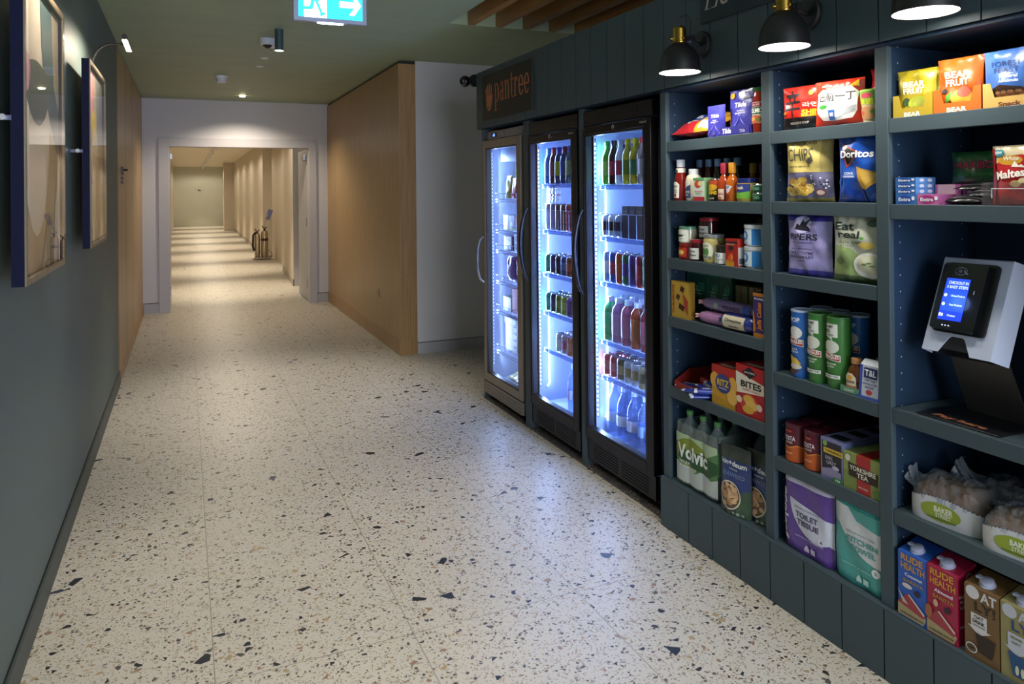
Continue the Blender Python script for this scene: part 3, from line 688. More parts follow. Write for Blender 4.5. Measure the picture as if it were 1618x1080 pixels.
# texts on cartons are laid out in unit space, so their size is given as (height, width) fractions
def T(t, cu, cv, hh, ww, m, **k):
    return ('T', t, cu, cv, hh, m, dict(k, w=ww))
def pack_fn(w, h, t, seed=0, pinch=.06, crimp=.012, pouch=False, wr=1.0):
    rnd = random.Random(seed); ph = [rnd.uniform(0, 6.28) for _ in range(6)]
    def fn(u, v, hh, side=-1):
        a = u / (w / 2); c = v / h
        a = max(-1, min(1, a)); c = max(0, min(1, c)); q = 2 * c - 1
        if pouch: prof = (1 - abs(a) ** 2.6) ** .75 * ((1 - c) ** .55 * .9 + .1 * (1 - c)) if c < 1 else 0
        else: prof = max(0, 1 - abs(a) ** 3.0) ** .9 * max(0, 1 - abs(q) ** 3.4) ** .7
        edge = abs(q) ** 4
        wrk = (.0022 * math.sin(u * 75 + ph[0] + v * 24) + .0016 * math.sin(u * 43 - v * 61 + ph[1]) + .003 * edge * math.sin(u * 150 + ph[2]) + .0015 * math.sin(v * 90 + ph[3] + 3 * a)) * wr * (prof ** .5)
        d = t / 2 * prof + wrk
        x = u * (1 - pinch * (1 - q * q)) if not pouch else u * (1 - .03 * c)
        return (x, side * (d + hh), v)
    return fn
def packet(name, label, cat, yl, yr, z, h, t, base, items=(), seed=0, x=XFR, turn=0, tilt=0, group=None, pouch=False, pinch=.06, rough=.3, w=None, back=None, wr=1.0, zig=0):
    w = w or (yl - yr) * SC; f = pack_fn(w, h, t, seed, pinch, pouch=pouch, wr=wr); b = B(); m = foil(base, rough); nu, nv = 34, 38
    b.grid(lambda i, j: f((i - .5) * w, j * h, 0), nu, nv, m); b.grid(lambda i, j: f((i - .5) * w, j * h, 0, 1), nu, nv, m if not back else foil(back, rough), flip=True)
    if pouch:       # gusset closing the foot
        b.grid(lambda i, j: (lambda p, q: (p[0], p[1] * (1 - j) + q[1] * j, 0))(f((i - .5) * w, 0, 0), f((i - .5) * w, 0, 0, 1)), nu, 2, m)
    its = []
    for it in items:        # unit space -> metres
        k = it[0]
        if k == 'R': its.append(('R', it[1] * w, it[2] * h, it[3] * w, it[4] * h, it[5]))
        elif k == 'E': its.append(('E', it[1] * w, it[2] * h, it[3] * w, it[4] * h, it[5]))
        elif k == 'P': its.append(('P', [(p[0] * w, p[1] * h) for p in it[1]], it[2]))
        else:
            op = dict(it[6]) if len(it) > 6 else {}
            if 'w' in op: op['w'] *= (w if abs(op.get('rot', 0)) < .8 else h)
            its.append(('T', it[1], it[2] * w, it[3] * h, it[4] * (h if abs(op.get('rot', 0)) < .8 else w), it[5], op))
    its = [tuple(list(q[:-1]) + [foil(q[-1], rough)]) if q[0] in 'REP' and isinstance(q[-1], str) else q for q in its]
    art(b, its, lambda u, v, hh: f(u, v, hh + .0009), .00035, (w / nu, h / nv))
    o = b.build(name, smooth=60, fixn=False); tag(o, label, cat, group)
    if tilt: z += math.sin(abs(tilt)) * t * .45
    y = (yl + yr) / 2 * SC; o.location = (x + t / 2 * (.9 if not tilt else .4), y, z + .001); o.rotation_euler = (tilt, 0, ROT + turn); return o
def cyl_art(b, items, r, e=.0004):
    its = []
    for it in items:
        its.append(it)
    art(b, its, cyl_map(r), e, (r * .2, 0))
def jar(name, label, cat, yc, z, r, h, glassc, lid, items=(), x=None, group=None, lidh=.014, neck=.9, labelb=None, turn=0, shoulder=.82):
    t = thing(name, label, cat, ((XFR + r) if x is None else x, yc * SC, z), ROT + turn, group)
    part('jar_body', ('jb', r, h, glassc, neck, shoulder), lambda b: b.lathe([(r * .93, 0), (r, .004), (r, h * shoulder - .008), (r * .97, h * shoulder), (r * neck, h - lidh - .004), (r * neck, h - lidh + .002)], M(glassc, .12, coat=.6), 28), t)
    part('jar_lid', ('jl', r, h, lid, neck, lidh), lambda b: b.lathe([(r * neck + .002, h - lidh), (r * neck + .003, h - .002), (r * neck, h)], M(lid, .3, .3), 28), t)
    if items or labelb:
        def f(b):
            if labelb:
                z0, z1, cm = labelb; b.lathe([(r + .0005, z0), (r + .0005, z1)], M(cm, .5), 36, cap=False)
            cyl_art(b, items, r + .0008)
        f_b = B(); f(f_b); f_b.build('jar_label', t, smooth=60)
    return t
def lathe_thing(name, label, cat, yc, z, parts, x, group=None, turn=0):
    t = thing(name, label, cat, (x, yc * SC, z), ROT + turn, group)
    for pn, prof, mat in parts:
        part(pn, (pn, tuple(prof), mat.name), lambda b: b.lathe(list(prof), mat, 26), t)
    return t
def label_on(t, items, r, band=None, name='label'):
    b = B()
    if band: b.lathe([(r + .0004, band[0]), (r + .0004, band[1])], M(band[2], .5), 36, cap=False)
    cyl_art(b, items, r + .0007); return b.build(name, t, smooth=60)

# ------------------------------------------------------------------ shelf column one
z = SHZ[1][0]
packet('pasta_packet', 'red pasta packet lying on the top shelf beside the rice pouches', 'pasta packet', 2.775, 2.51, z, .20, .07, '#b3202a',
       [('P', [(.12, .0), (.5, .0), (.5, 1), (.2, 1)], '#c9962c'), ('E', -.1, .5, .2, .3, '#e7e2d8'), ('E', -.1, .5, .16, .24, '#1f3f93'), T('PASTA', -.1, .5, .12, .2, '#f3efe6'), ('R', .2, .05, .46, .3, '#e9dfc8')] +
       [('E', .22 + .05 * (i % 5), .38 + .1 * (i // 5), .028, .045, ['#dda93a', '#b98521', '#e8bd57'][i % 3]) for i in range(30)], seed=3, tilt=-math.radians(68))
VIO = '#3b3a9c'
def tilda(t, sc=1.0):
    return [T('Tilda', 0, .66, .11, .5, '#eceaf6', bold=.03, shear=.15), T('PURE', 0, .52, .035, .25, '#d7d4ee'), T('BASMATI', 0, .465, .035, .42, '#d7d4ee'), T('rice', 0, .42, .02, .12, '#d7d4ee'),
            ('P', [(-.4, .06), (-.1, .3), (-.02, .42), (-.06, .3), (-.3, .06)], '#6f6dc2'), ('P', [(.4, .06), (.1, .26), (.04, .38), (.12, .3), (.34, .06)], '#8f8dd6'), ('P', [(-.1, .05), (.02, .22), (.1, .05)], '#57559e')]
packet('rice_pouch', 'small violet rice pouch standing beside the lying pasta packet', 'rice pouch', 2.512, 2.40, z, .128, .03, VIO, tilda(0), seed=5, pouch=True, group='violet rice pouches', wr=.6)
packet('rice_pouch', 'tall violet rice pouch with gold corner badge in the display box', 'rice pouch', 2.408, 2.268, z + .006, .172, .03, VIO,
       tilda(0) + [('E', -.34, .88, .11, .07, '#d8a326'), ('R', .1, .78, .4, .83, '#2a2760')], seed=6, pouch=True, x=XFR + .03, group='violet rice pouches', wr=.6)
packet('rice_pouch', 'violet rice pouch mostly hidden behind the tall rice pouch', 'rice pouch', 2.370, 2.24, z + .006, .170, .03, VIO, [], seed=8, pouch=True, x=XFR + .075, group='violet rice pouches', wr=.6)
b = B(); w_ = .17; mv = M('#312f8c', .45)
b.box(-w_ / 2, w_ / 2, 0, .0015, 0, .034, mv); b.box(-w_ / 2, w_ / 2, .13, .1315, 0, .06, mv); b.box(-w_ / 2, w_ / 2, 0, .13, 0, .0015, mv)
for s in (-1, 1): b.prism([(0, 0), (.13, 0), (.13, .07), (.05, .034), (0, .034)], lambda u, v, d, s=s: (s * (w_ / 2 - d), u, v), .0015, mv)
art(b, [('T', 'Tilda', -.045, .018, .02, '#eceaf6', {'bold': .03, 'shear': .15}), ('T', 'Tilda', .045, .014, .012, '#b9b6de', {'bold': .03})], lambda u, v, h: (u, -h, v), .0004)
place(tag(b.build('display_box'), 'low violet display box holding the tall rice pouches', 'display box'), 2.42, 2.24, z, XFR - .003)
jar('sauce_jar', 'red pasta sauce jar with green lid at the right end of the top shelf', 'sauce jar', 2.215, z, .0375, .172, '#9c2a16', '#2c6a35', [
    ('R', -.036, .035, .036, .115, '#c8c4b8'), ('R', -.036, .098, .036, .112, '#a3182a'), ('T', 'FAMILY SIZE', 0, .105, .006, '#f4efe6', {'w': .04}), ('R', -.036, .070, .036, .096, '#1c5a3a'),
    ('T', 'DOLMIO', 0, .083, .018, '#f4f0ea', {'bold': .04, 'w': .062}), ('E', .0, .05, .028, .016, '#b4512c'), ('E', -.01, .052, .012, .008, '#d9a04a'), ('E', .014, .048, .008, .006, '#4c7a2c')], lidh=.016)
# second shelf
z = SHZ[1][1]
def squeeze(yc, zz, x, body, cap, capn, label, h, r, grp=None, prof=None, cat='sauce bottle', name='sauce_bottle', art_=None, band=None):
    pr = prof or [(r * .9, 0), (r, .006), (r, h * .38), (r * .9, h * .55), (r * .62, h * .76), (r * .5, h * .84)]
    cp = [(r * .6, h * .82), (r * .6, h), (r * .55, h + .001)]
    t = lathe_thing(name, label, cat, yc, zz, [('bottle_body', pr, M(body, .2, coat=.5)), ('bottle_cap', cp, M(cap, .35))], x, grp)
    if art_ or band: label_on(t, art_ or [], r, band)
    return t
CAPS = [(r_, z_) for r_, z_ in ()]
t = squeeze(2.722, z, XFR + .03, '#7c150f', '#ccd3e2', 0, 'tall ketchup bottle with white cap at the left end of the sauces', .178, .030, art_=[
    ('P', [(-.019, .012), (.019, .012), (.021, .07), (.008, .082), (-.008, .082), (-.021, .07)], '#ece7da'), ('T', 'HEINZ', 0, .062, .008, '#222222', {'w': .028}), ('T', 'TOMATO', 0, .045, .005, '#333333', {'w': .024}), ('T', 'KETCHUP', 0, .037, .005, '#333333', {'w': .026}), ('E', 0, .024, .006, .007, '#a8221c')])
label_on(t, [('E', 0, .128, .006, .008, '#2b3a55')], .021, (.118, .142, '#ece7da'), 'neck_label')
t = squeeze(2.640, z, XFR + .036, '#dcd8bd', '#d8dbe0', 0, 'cream mayonnaise bottle beside the tall ketchup bottle', .135, .034, prof=[(.03, 0), (.034, .006), (.034, .09), (.030, .105), (.022, .112)], art_=[
    ('R', -.022, .012, .018, .085, '#2e3c6c'), ('P', [(-.022, .05), (.018, .07), (.018, .085), (-.022, .085)], '#d9d6cc'), ('T', 'MAYO', -.002, .038, .010, '#f0eede', {'w': .03}), ('T', 'REAL', -.002, .025, .006, '#f0eede', {'w': .02})])
carton('salad_carton', 'small white and green drink carton with red foot in the sauces row', 'carton', 2.595, 2.522, z, .097, .05, '#d2e0d2', [('R', -.5, 0, .5, .18, '#b22c38'), ('E', -.1, .72, .3, .16, '#c8483a'), ('E', .12, .75, .2, .1, '#e0d28a'), ('R', -.5, .9, .5, 1, '#5aa06c'), T('blossom', 0, .42, .09, .7, '#b22c48'), T('dressing', 0, .3, .06, .5, '#5a6a50')], [('R', 0, 0, 1, 1, '#7fb07a')])
def can(name, label, cat, yc, zz, r, h, body, items, x, group=None, turn=0, band=None):
    t = lathe_thing(name, label, cat, yc, zz, [('can_body', [(r * .95, 0), (r, .003), (r, h - .004), (r * .96, h)], M(body, .35))], x, group, turn)
    part('can_rim', ('rim', r, h), lambda b: (b.lathe([(r * .97, h - .002), (r * 1.01, h), (r * .97, h + .002), (r * .9, h - .001), (0, h - .001)], CHROME, 26, cap=False)), t)
    if items or band: label_on(t, items, r, band)
    return t
can('food_tin', 'black and yellow bean tin standing between carton and sauces', 'tin', 2.481, z, .032, .089, '#19170f', [('R', -.04, .055, .04, .085, '#b5451f'), ('E', 0, .056, .03, .013, '#c79a24'), ('T', 'BEANS', 0, .035, .016, '#e7bf1c', {'bold': .03, 'w': .055}), ('T', 'BLACK', 0, .012, .007, '#c9c0a8', {'w': .035})], XFR + .033)
HOT = [(.023, 0), (.0245, .005), (.0245, .075), (.018, .095), (.010, .108), (.010, .122), (.011, .128)]
for yc, body, cap, nm in ((2.428, '#9c3a14', '#9a1c38', 'dark hot sauce bottle with red capped neck'), (2.379, '#b8590f', '#c8871a', 'orange hot sauce bottle with gold neck and triangular label')):
    t = lathe_thing('hot_sauce_bottle', nm, 'sauce bottle', yc, z, [('bottle_body', HOT, M(body, .12, coat=.6)), ('bottle_cap', [(.0145, .112), (.0145, .150), (.012, .154)], M(cap, .4))], XFR + .026, 'hot sauce bottles')
    if cap == '#9a1c38': label_on(t, [('R', -.02, .008, .02, .05, '#d9c7b2'), ('T', 'CHoHo', 0, .03, .012, '#9a2a2a', {'w': .036}), ('E', 0, .014, .012, .004, '#b8642a')], .0245)
    else: label_on(t, [('P', [(-.02, .07), (.02, .06), (.008, .038), (-.004, .03)], '#d3cdd6'), ('T', 'HOT', 0, .056, .008, '#3a3a6a', {'w': .02}), ('E', 0, .02, .01, .008, '#7c2a12')], .0245)
jar('pickle_jar', 'wide jar with dark blue lid and green label', 'jar', 2.308, z, .040, .090, '#b8a04a', '#27357c', [('R', -.045, .012, .045, .068, '#2d3c86'), ('P', [(-.045, .012), (.045, .012), (.045, .04), (0, .034), (-.045, .042)], '#6fae3a'), ('T', 'Patak', .0, .054, .013, '#e8e4d4', {'w': .04}), ('E', -.02, .05, .012, .008, '#a8322c')], lidh=.018, neck=.94)
for k, zz in enumerate((0, .0335)):
    t = can('fish_tin', ['lower', 'upper'][k] + ' green fish tin of the stack at the right end of the sauces', 'tin', 2.222, z + zz, .039, .032, '#14563c', [('T', 'TUNA', 0, .016, .012, '#7fae8c', {'w': .04}), ('R', -.06, .027, .06, .029, '#a9b8a8')], XFR + .041, 'stacked green fish tins')
for k in range(5):
    yc = 2.73 - k * .062
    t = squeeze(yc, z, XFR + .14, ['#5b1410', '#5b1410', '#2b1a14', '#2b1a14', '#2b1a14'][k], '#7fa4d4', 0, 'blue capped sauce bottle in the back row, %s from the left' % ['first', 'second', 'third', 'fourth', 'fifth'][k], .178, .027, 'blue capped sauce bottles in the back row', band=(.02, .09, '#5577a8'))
for k in range(4):
    yc = 2.40 - k * .055
    lathe_thing('hot_sauce_bottle', 'amber sauce bottle in the back row, %s from the left' % ['first', 'second', 'third', 'fourth'][k], 'sauce bottle', yc, z, [('bottle_body', HOT, M(['#8a5212', '#5a1440', '#8a5212', '#7a3010'][k], .12, coat=.6)), ('bottle_cap', [(.0145, .112), (.0145, .150), (.012, .154)], M(['#b98a1a', '#6a1a58', '#b98a1a', '#8c3c14'][k], .4))], XFR + .15, 'amber sauce bottles in the back row')
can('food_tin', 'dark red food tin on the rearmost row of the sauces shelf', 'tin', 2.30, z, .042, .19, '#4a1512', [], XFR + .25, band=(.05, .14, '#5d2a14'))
# third shelf: jars and spreads
z = SHZ[1][2]
jar('jam_jar', 'lower red jam jar at the left end of the jar shelf', 'jar', 2.688, z, .042, .072, '#6a140c', '#a32a26', [('R', -.03, .012, .03, .052, '#a8301c'), ('E', 0, .032, .018, .012, '#e0b23c'), ('T', 'chutney', 0, .032, .007, '#f2e6cc', {'w': .028})])
jar('honey_jar', 'white labelled jar with green lid standing on the lower red jar', 'jar', 2.688, z + .0725, .042, .072, '#b9b59a', '#6aa288', [('R', -.04, .006, .04, .056, '#d9ddd0'), ('P', [(-.03, .03), (-.01, .038), (.02, .034), (.03, .042), (.01, .028), (-.02, .024)], '#33402c'), ('T', 'organic', 0, .018, .006, '#5c8a6a', {'w': .03})])
for k, (zz, nm, x) in enumerate(((0, 'short dark berry jam jar with white handwritten label', XFR + .04), (.0925, 'dark berry jam jar with red checked lid on top of the jam jars', XFR + .085))):
    if k: jar('jam_jar', 'dark berry jam jar underneath the red checked lid, in the second row', 'jar', 2.60, z, .043, .092, '#3c0a12', '#a82a3a', [], x=x)
    t = jar('jam_jar', nm, 'jar', 2.615 if not k else 2.60, z + zz, .037 if not k else .043, .090, '#3c0a12', '#a82a3a' , [('R', -.034, .008, .034, .055, '#dcdcd6'), ('T', 'Bonne', 0, .042, .010, '#2c3448', {'w': .036, 'shear': .3}), ('T', 'Maman', .002, .026, .010, '#2c3448', {'w': .042, 'shear': .3})], x=x)
    part('lid_checks', ('chk', k), lambda b: [b.box(-.0035, .0035, -.0035, .0035, .0895, .0908, M('#e9dcdc', .4), Matrix.Translation((r_ * math.cos(a), r_ * math.sin(a), 0))) for r_ in (.012, .026) for a in [i * PI / 4 for i in range(8)]] , t)
jar('mustard_jar', 'pale mustard jar with silver lid and round leaf label', 'jar', 2.518, z, .045, .118, '#b5a868', '#9aa0a8', [('E', 0, .05, .038, .036, '#dedfce'), ('T', 'organic', 0, .07, .008, '#2e5a30', {'w': .034}), ('E', -.012, .046, .009, .016, '#3c7a3a'), ('E', .008, .046, .009, .016, '#4c8a3a'), ('T', 'TENCHI', 0, .024, .011, '#24402a', {'w': .05, 'bold': .03})])
jar('relish_jar', 'low dark jar with white label in front of the silver lidded jars', 'jar', 2.443, z, .041, .078, '#2c261c', '#3a3228', [('R', -.05, .004, .05, .048, '#dde0dc'), ('T', 'AZU', -.006, .036, .013, '#3f88b8', {'w': .036, 'bold': .03}), ('T', 'HAZELNUTS', 0, .020, .005, '#3a3a3a', {'w': .05}), ('T', 'cacao', 0, .010, .004, '#3a3a3a', {'w': .02})])
jar('relish_jar', 'silver lidded jar standing behind the low dark jar', 'jar', 2.41, z, .043, .118, '#4a5258', '#9aa0a8', [], x=XFR + .14)
for k, zz in enumerate((0, .0925)):
    jar('jam_jar', '%s dark jam jar of the stack in the back row' % ('bottom' if not k else 'top'), 'jar', 2.43, z + zz, .045, .09, '#200808', '#3a1420', [('R', -.035, .01, .035, .05, '#8fa6c8')], x=XFR + .24)
carton('food_box', 'red and orange upright food box between jars and white tubs', 'box', 2.393, 2.322, z, .108, .06, '#a8281f', [('R', -.5, 0, .2, .2, '#d89a2c'), ('E', -.05, .66, .22, .09, '#33202c'), ('R', -.5, .84, .5, .9, '#2a1c30'), T('NANDOS', -.05, .8, .04, .7, '#f0d8b0'), ('P', [(-.4, .2), (-.1, .5), (.1, .2)], '#d4582a'), ('E', .05, .34, .1, .12, '#e07a3a')], [('R', .05, .05, .95, .7, '#b9c0c4'), ('R', .1, .1, .9, .3, '#55606a')])
for k, zz in enumerate((0, .084)):
    r = .049
    t = lathe_thing('hummus_tub', '%s white tub with blue ring label of the stacked pair' % ['lower', 'upper'][k], 'tub', 2.267, z + zz, [('tub_body', [(r * .88, 0), (r * .9, .003), (r * .98, .07)], M('#dfe4ea', .35)), ('tub_lid', [(r * 1.03, .070), (r * 1.04, .082), (r, .083)], M('#cfd4da', .3))], XFR + r + .002, 'stacked white tubs with blue rings')
    label_on(t, [('R', -.046, .008, .018, .064, '#cfe0ee'), ('R', .018, .006, .052, .066, '#2f7fc8'), ('E', -.018, .042, .019, .019, '#2f86cc'), ('E', -.018, .042, .010, .010, '#cfe0ee'), ('T', 'meridian', -.018, .014, .006, '#2f6fb0', {'w': .036})], r * .975)
for k in range(4):
    t = can('fish_tin', '%s tin in the stack of four dark green tins' % ['lowest', 'second lowest', 'second highest', 'topmost'][k], 'tin', 2.196, z + k * .0365, .038, .0355, '#1d4a30', [('T', 'JOHN WEST', -.012, .022, .007, '#cfd6c8', {'w': .05}), ('T', 'TUNA', -.012, .010, .006, '#7fb04a', {'w': .03})], XFR + .065, 'stack of four dark green tins')
# fourth shelf: chocolate and biscuits
z = SHZ[1][3]
carton('chocolate_box', 'yellow chocolate box with red lettering at the left end of the biscuit shelf', 'box', 2.760, 2.640, z, .158, .035, '#c29b3c', [T('TOBLERONE', -.38, .5, .13, .9, '#8e2018', rot=PI / 2, bold=.03)[:6] + ({'rot': PI / 2, 'w': .8, 'bold': .03},), ('P', [(.1, .9), (.3, .84), (.22, .7), (.02, .76)], '#3a1c12'), ('P', [(-.16, .66), (.04, .62), (-.04, .48), (-.22, .54)], '#4a2415'), ('P', [(.0, .42), (.3, .34), (.22, .2), (-.06, .28)], '#3a1c12'), ('P', [(.2, .7), (.5, .5), (.5, .1), (.3, .3)], '#a8402a')], [('R', 0, 0, 1, 1, '#8a6a1c')])
for k, (a, c, nm) in enumerate(((2.757, 2.620, 'front dark green mint chocolate box beside the yellow box'), (2.616, 2.540, 'middle dark green mint chocolate box'), (2.536, 2.462, 'right dark green mint chocolate box next to the pale boxes'))):
    carton('mint_box', nm, 'box', a, c, z, .193, .09, '#12443a', [('R', -.5, .975, .5, 1, '#2f7a68'), ('R', -.5, 0, -.46, 1, '#2f7a68'), T('After', 0, .62, .05, .5, '#9ab4a4', shear=.3), T('Eight', 0, .54, .05, .5, '#9ab4a4', shear=.3), ('P', [(-.1, .75), (0, .66), (.1, .8), (.02, .7)], '#7fae9c'), ('E', 0, .4, .16, .07, '#0c1c1a'), ('R', .05, .62, .4, .8, '#1f6a52')][: 7 if k else 8], [('R', .06, .05, .94, .95, '#0e3a30')], group='dark green mint chocolate boxes', x=XFR + .085)
for k in range(3):
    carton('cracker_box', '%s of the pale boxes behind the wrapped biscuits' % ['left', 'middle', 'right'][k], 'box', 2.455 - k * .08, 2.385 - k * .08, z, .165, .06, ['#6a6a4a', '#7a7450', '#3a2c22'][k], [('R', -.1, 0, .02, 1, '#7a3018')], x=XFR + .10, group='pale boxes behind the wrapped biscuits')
def roll(name, label, yl, yr, zc, xc, r, base, end, items, rz=0, dz=0, group=None):
    L_ = (yl - yr) * SC; t = thing(name, label, 'biscuit packet', (xc, (yl + yr) / 2 * SC, zc), ROT + rz, group)
    def body(b):
        def f(i, j):
            a = 2 * PI * i; u = (j - .5) * L_ * .84; q = abs(2 * j - 1); rr = r * (1 - .25 * q ** 8) * (1 + .03 * math.sin(a * 7 + j * 30))
            return (u, -rr * math.cos(a), rr * math.sin(a) + dz * (j - .5))
        b.grid(f, 20, 18, foil(base, .3))
        its = [(q[:6] + (dict(q[6]),) if q[0] == 'T' else q) for q in items]
        art(b, its, lambda u, v, h: (u, -(r + h + .0012) * math.cos(v / r), (r + h + .0012) * math.sin(v / r) + dz * (u / L_)), .0004, (0, r * .25))
    bb = B(); body(bb); bb.build('wrapper', t, smooth=60)
    for s in (-1, 1):
        b2 = B()
        def g(i, j, s=s):
            a = 2 * PI * i; rr = r * (.78 * (1 - j) + j * .9 * (.5 + .5 * abs(math.sin(a * 2.0)))) * (1 - .4 * math.sin(PI * j)); return (s * (L_ * .42 + j * L_ * .09), -rr * math.cos(a), rr * math.sin(a) * (1 - .5 * j) + dz * s * .5)
        b2.grid(g, 20, 5, foil(end, .25)); b2.build('twisted_end', t, smooth=60)
    return t
roll('biscuit_packet', 'lower pink wrapped biscuit packet of the lying stack', 2.60, 2.30, z + .026, XFR + .035, .026, '#a878a8', '#d8a0b0', [], rz=.06, group='pink wrapped biscuit packets')
roll('biscuit_packet', 'middle pink wrapped biscuit packet crossing the lying stack', 2.585, 2.27, z + .052, XFR + .085, .026, '#8e6aa0', '#d8a0b0', [], rz=-.05, group='pink wrapped biscuit packets')
roll('biscuit_packet', 'uppermost mauve biscuit packet with dark lettering on the lying stack', 2.602, 2.24, z + .082, XFR + .045, .025, '#7a6896', '#dca6b2', [('T', 'VIENNESE', .03, .0, .016, '#33284a', {'w': .11}), ('T', 'SWIRLS', .03, -.02, .009, '#33284a', {'w': .05}), ('R', .1, -.02, .14, .02, '#2f4a9a'), ('E', -.06, .0, .014, .011, '#8fa08a')], group='pink wrapped biscuit packets')
roll('biscuit_packet', 'dark blue and cream biscuit packet lying in front', 2.442, 2.235, z + .034, XFR + .025, .031, '#1f2c78', '#26357f', [('R', -.07, -.028, .05, .028, '#c9c0a0'), ('T', 'Digestive', -.01, .006, .016, '#2a2f4a', {'w': .09, 'shear': .2}), ('T', 'biscuits', -.01, -.014, .008, '#2a2f4a', {'w': .05})], rz=.03)
carton('cake_box', 'upright purple and orange cake box at the right end of the biscuit shelf', 'box', 2.238, 2.165, z, .168, .06, '#3b2a6c', [('R', -.5, .0, .5, .10, '#c0762a'), ('R', -.5, .92, .5, 1, '#c0762a'), T("McVitie's", 0, .87, .05, .8, '#e4e6f2'), ('P', [(-.5, .1), (-.3, .16), (-.4, .5), (-.5, .6)], '#c0762a'), ('T', 'Jaffa Cakes', .0, .48, .40, '#d8822c', {'rot': PI / 2, 'w': .62, 'bold': .03, 'shear': .2}), ('T', 'the original', .33, .4, .1, '#cfcbe0', {'rot': PI / 2, 'w': .3})])
# fifth shelf: bars and crackers
z = SHZ[1][4]
def tray(label, yl, yr, zz, h, d, col, inner, x=XFR, front_h=None, items=(), name='display_tray'):
    w = (yl - yr) * SC; m = M(col, .5); mi = M(inner, .6); b = B(); fh = front_h or h * .45
    b.box(-w / 2, w / 2, 0, .0015, 0, fh, m); b.box(-w / 2, w / 2, d - .0015, d, 0, h, mi); b.box(-w / 2, w / 2, .0015, d - .0015, 0, .0015, mi)
    for s in (-1, 1): b.prism([(.0015, 0), (d - .0015, 0), (d - .0015, h), (d * .35, h), (.0015, fh)], lambda u, v, q, s=s: (s * (w / 2 - q), u, v), .0015, m)
    art(b, items, lambda u, v, hh: (u * w, -hh, v * fh), .0004)
    return place(tag(b.build(name, smooth=0), label, 'display tray'), yl, yr, zz, x)
tray('open red cardboard tray at the left end of the cracker shelf', 2.745, 2.60, z, .075, .22, '#8c2018', '#8a7a62', front_h=.03)
tray('open dark red tray holding chocolate bars beside the cracker boxes', 2.615, 2.50, z + .0, .078, .2, '#a01c1c', '#5a1414', x=XFR + .04, front_h=.07, items=[('E', -.1, .5, .3, .3, '#d9d4e6'), ('T', 'KitKat', -.1, .5, .3, '#9c1c24', {'w': .4})])
def bar(label, y, zz, x, L_, wd, rot, base, end, name, text):
    t = thing('chocolate_bar', label, 'chocolate bar', (x, y, zz), rot, group='wrapped bars on the cracker shelf')
    b = B(); f = lambda i, j: ((j - .5) * L_ * .8, (wd / 2) * math.cos(2 * PI * i), .012 + .011 * math.sin(2 * PI * i) * (1 - .2 * abs(2 * j - 1) ** 6)); b.grid(f, 16, 10, foil(base, .25))
    if text: art(b, [('T', text, 0, 0, wd * .4, '#dfe3f4', {'w': L_ * .5, 'bold': .04})], lambda u, v, h: (u, v, .0235 + h), .0005)
    b.build('wrapper', t, smooth=60)
    for s in (-1, 1):
        b = B(); b.grid(lambda i, j, s=s: (s * L_ * (.39 + .11 * j), (i - .5) * wd * (.9 + .25 * j), .012 + .006 * math.sin(i * 22) * (1 - j * .3)), 14, 3, foil(end, .25)); b.build('crimped_end', t, smooth=60)
k = 0
for (y, zz, x, rot, n_) in ((2.690, 0, XFR + .05, ROT + .5, 'leftmost'), (2.60, 0, XFR + .012, ROT + .25, 'front left'), (2.555, .024, XFR + .03, ROT - .2, 'upper middle'), (2.535, 0, XFR + .005, ROT + 1.1, 'front middle'), (2.510, .024, XFR + .01, ROT + .9, 'front right'), (2.51, .048, XFR + .055, ROT + .1, 'topmost')):
    bar('%s blue and white wrapped bar in the heap beside the cracker boxes' % n_, y * SC, z + zz, x, .13, .045, rot, '#2a3f9c', '#c7d0ea', 'bar', 'OREO'); k += 1
carton('cracker_box', 'yellow and red cracker box with blue oval beside the bars', 'box', 2.487, 2.345, z, .158, .055, '#cf9a22', [('R', -.5, .72, .5, 1, '#b3251e'), ('P', [(-.5, 0), (.5, 0), (.5, .12), (-.1, .2), (-.5, .26)], '#b98a1c'), ('E', -.36, .62, .2, .2, '#dfa646'), ('E', .4, .6, .18, .22, '#dfa646'), ('E', .38, .32, .22, .2, '#e3b052'), ('E', .0, .58, .33, .24, '#2c3a7c'), T('RITZ', 0, .6, .17, .5, '#e8c12c', bold=.03), T('ORIGINAL', 0, .46, .04, .34, '#d9d4e6')], [('R', 0, 0, 1, 1, '#8c2018')], [('R', -.5, 0, .5, 1, '#a02018'), ('R', -.3, .3, .3, .7, '#c9b8a8')])
carton('cracker_box', 'red and white cracker box with black diamond at the column edge', 'box', 2.340, 2.185, z, .192, .06, '#b81f24', [('P', [(-.5, .42), (-.5, .85), (.5, .70), (.5, .5)], '#e6ddcb'), ('P', [(0, .99), (.26, .87), (0, .75), (-.26, .87)], '#15151c'), T("JACOB'S", 0, .87, .045, .38, '#e8e4d8'), T('BITES', .05, .63, .13, .72, '#17171c', bold=.03), T('SWEET CHILLI', .05, .52, .03, .6, '#d04040'), ('E', .0, .26, .34, .2, '#c83a34'), ('E', -.02, .34, .2, .09, '#dfae48'), ('E', .08, .24, .22, .10, '#e3b658'), ('E', -.04, .14, .2, .08, '#d8a23c'), ('E', -.36, .3, .1, .07, '#e8d8c0'), ('E', .36, .25, .1, .07, '#e0c0b0')], [('R', 0, 0, 1, 1, '#8c1418')], [('R', -.3, .3, .3, .7, '#b8a89c')])
for k in range(2):
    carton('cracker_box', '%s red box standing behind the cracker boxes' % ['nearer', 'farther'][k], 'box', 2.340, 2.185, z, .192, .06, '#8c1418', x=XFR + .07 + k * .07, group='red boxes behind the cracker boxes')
carton('cracker_box', 'red box standing behind the yellow cracker box', 'box', 2.487, 2.35, z, .158, .055, '#8c1a14', x=XFR + .06)
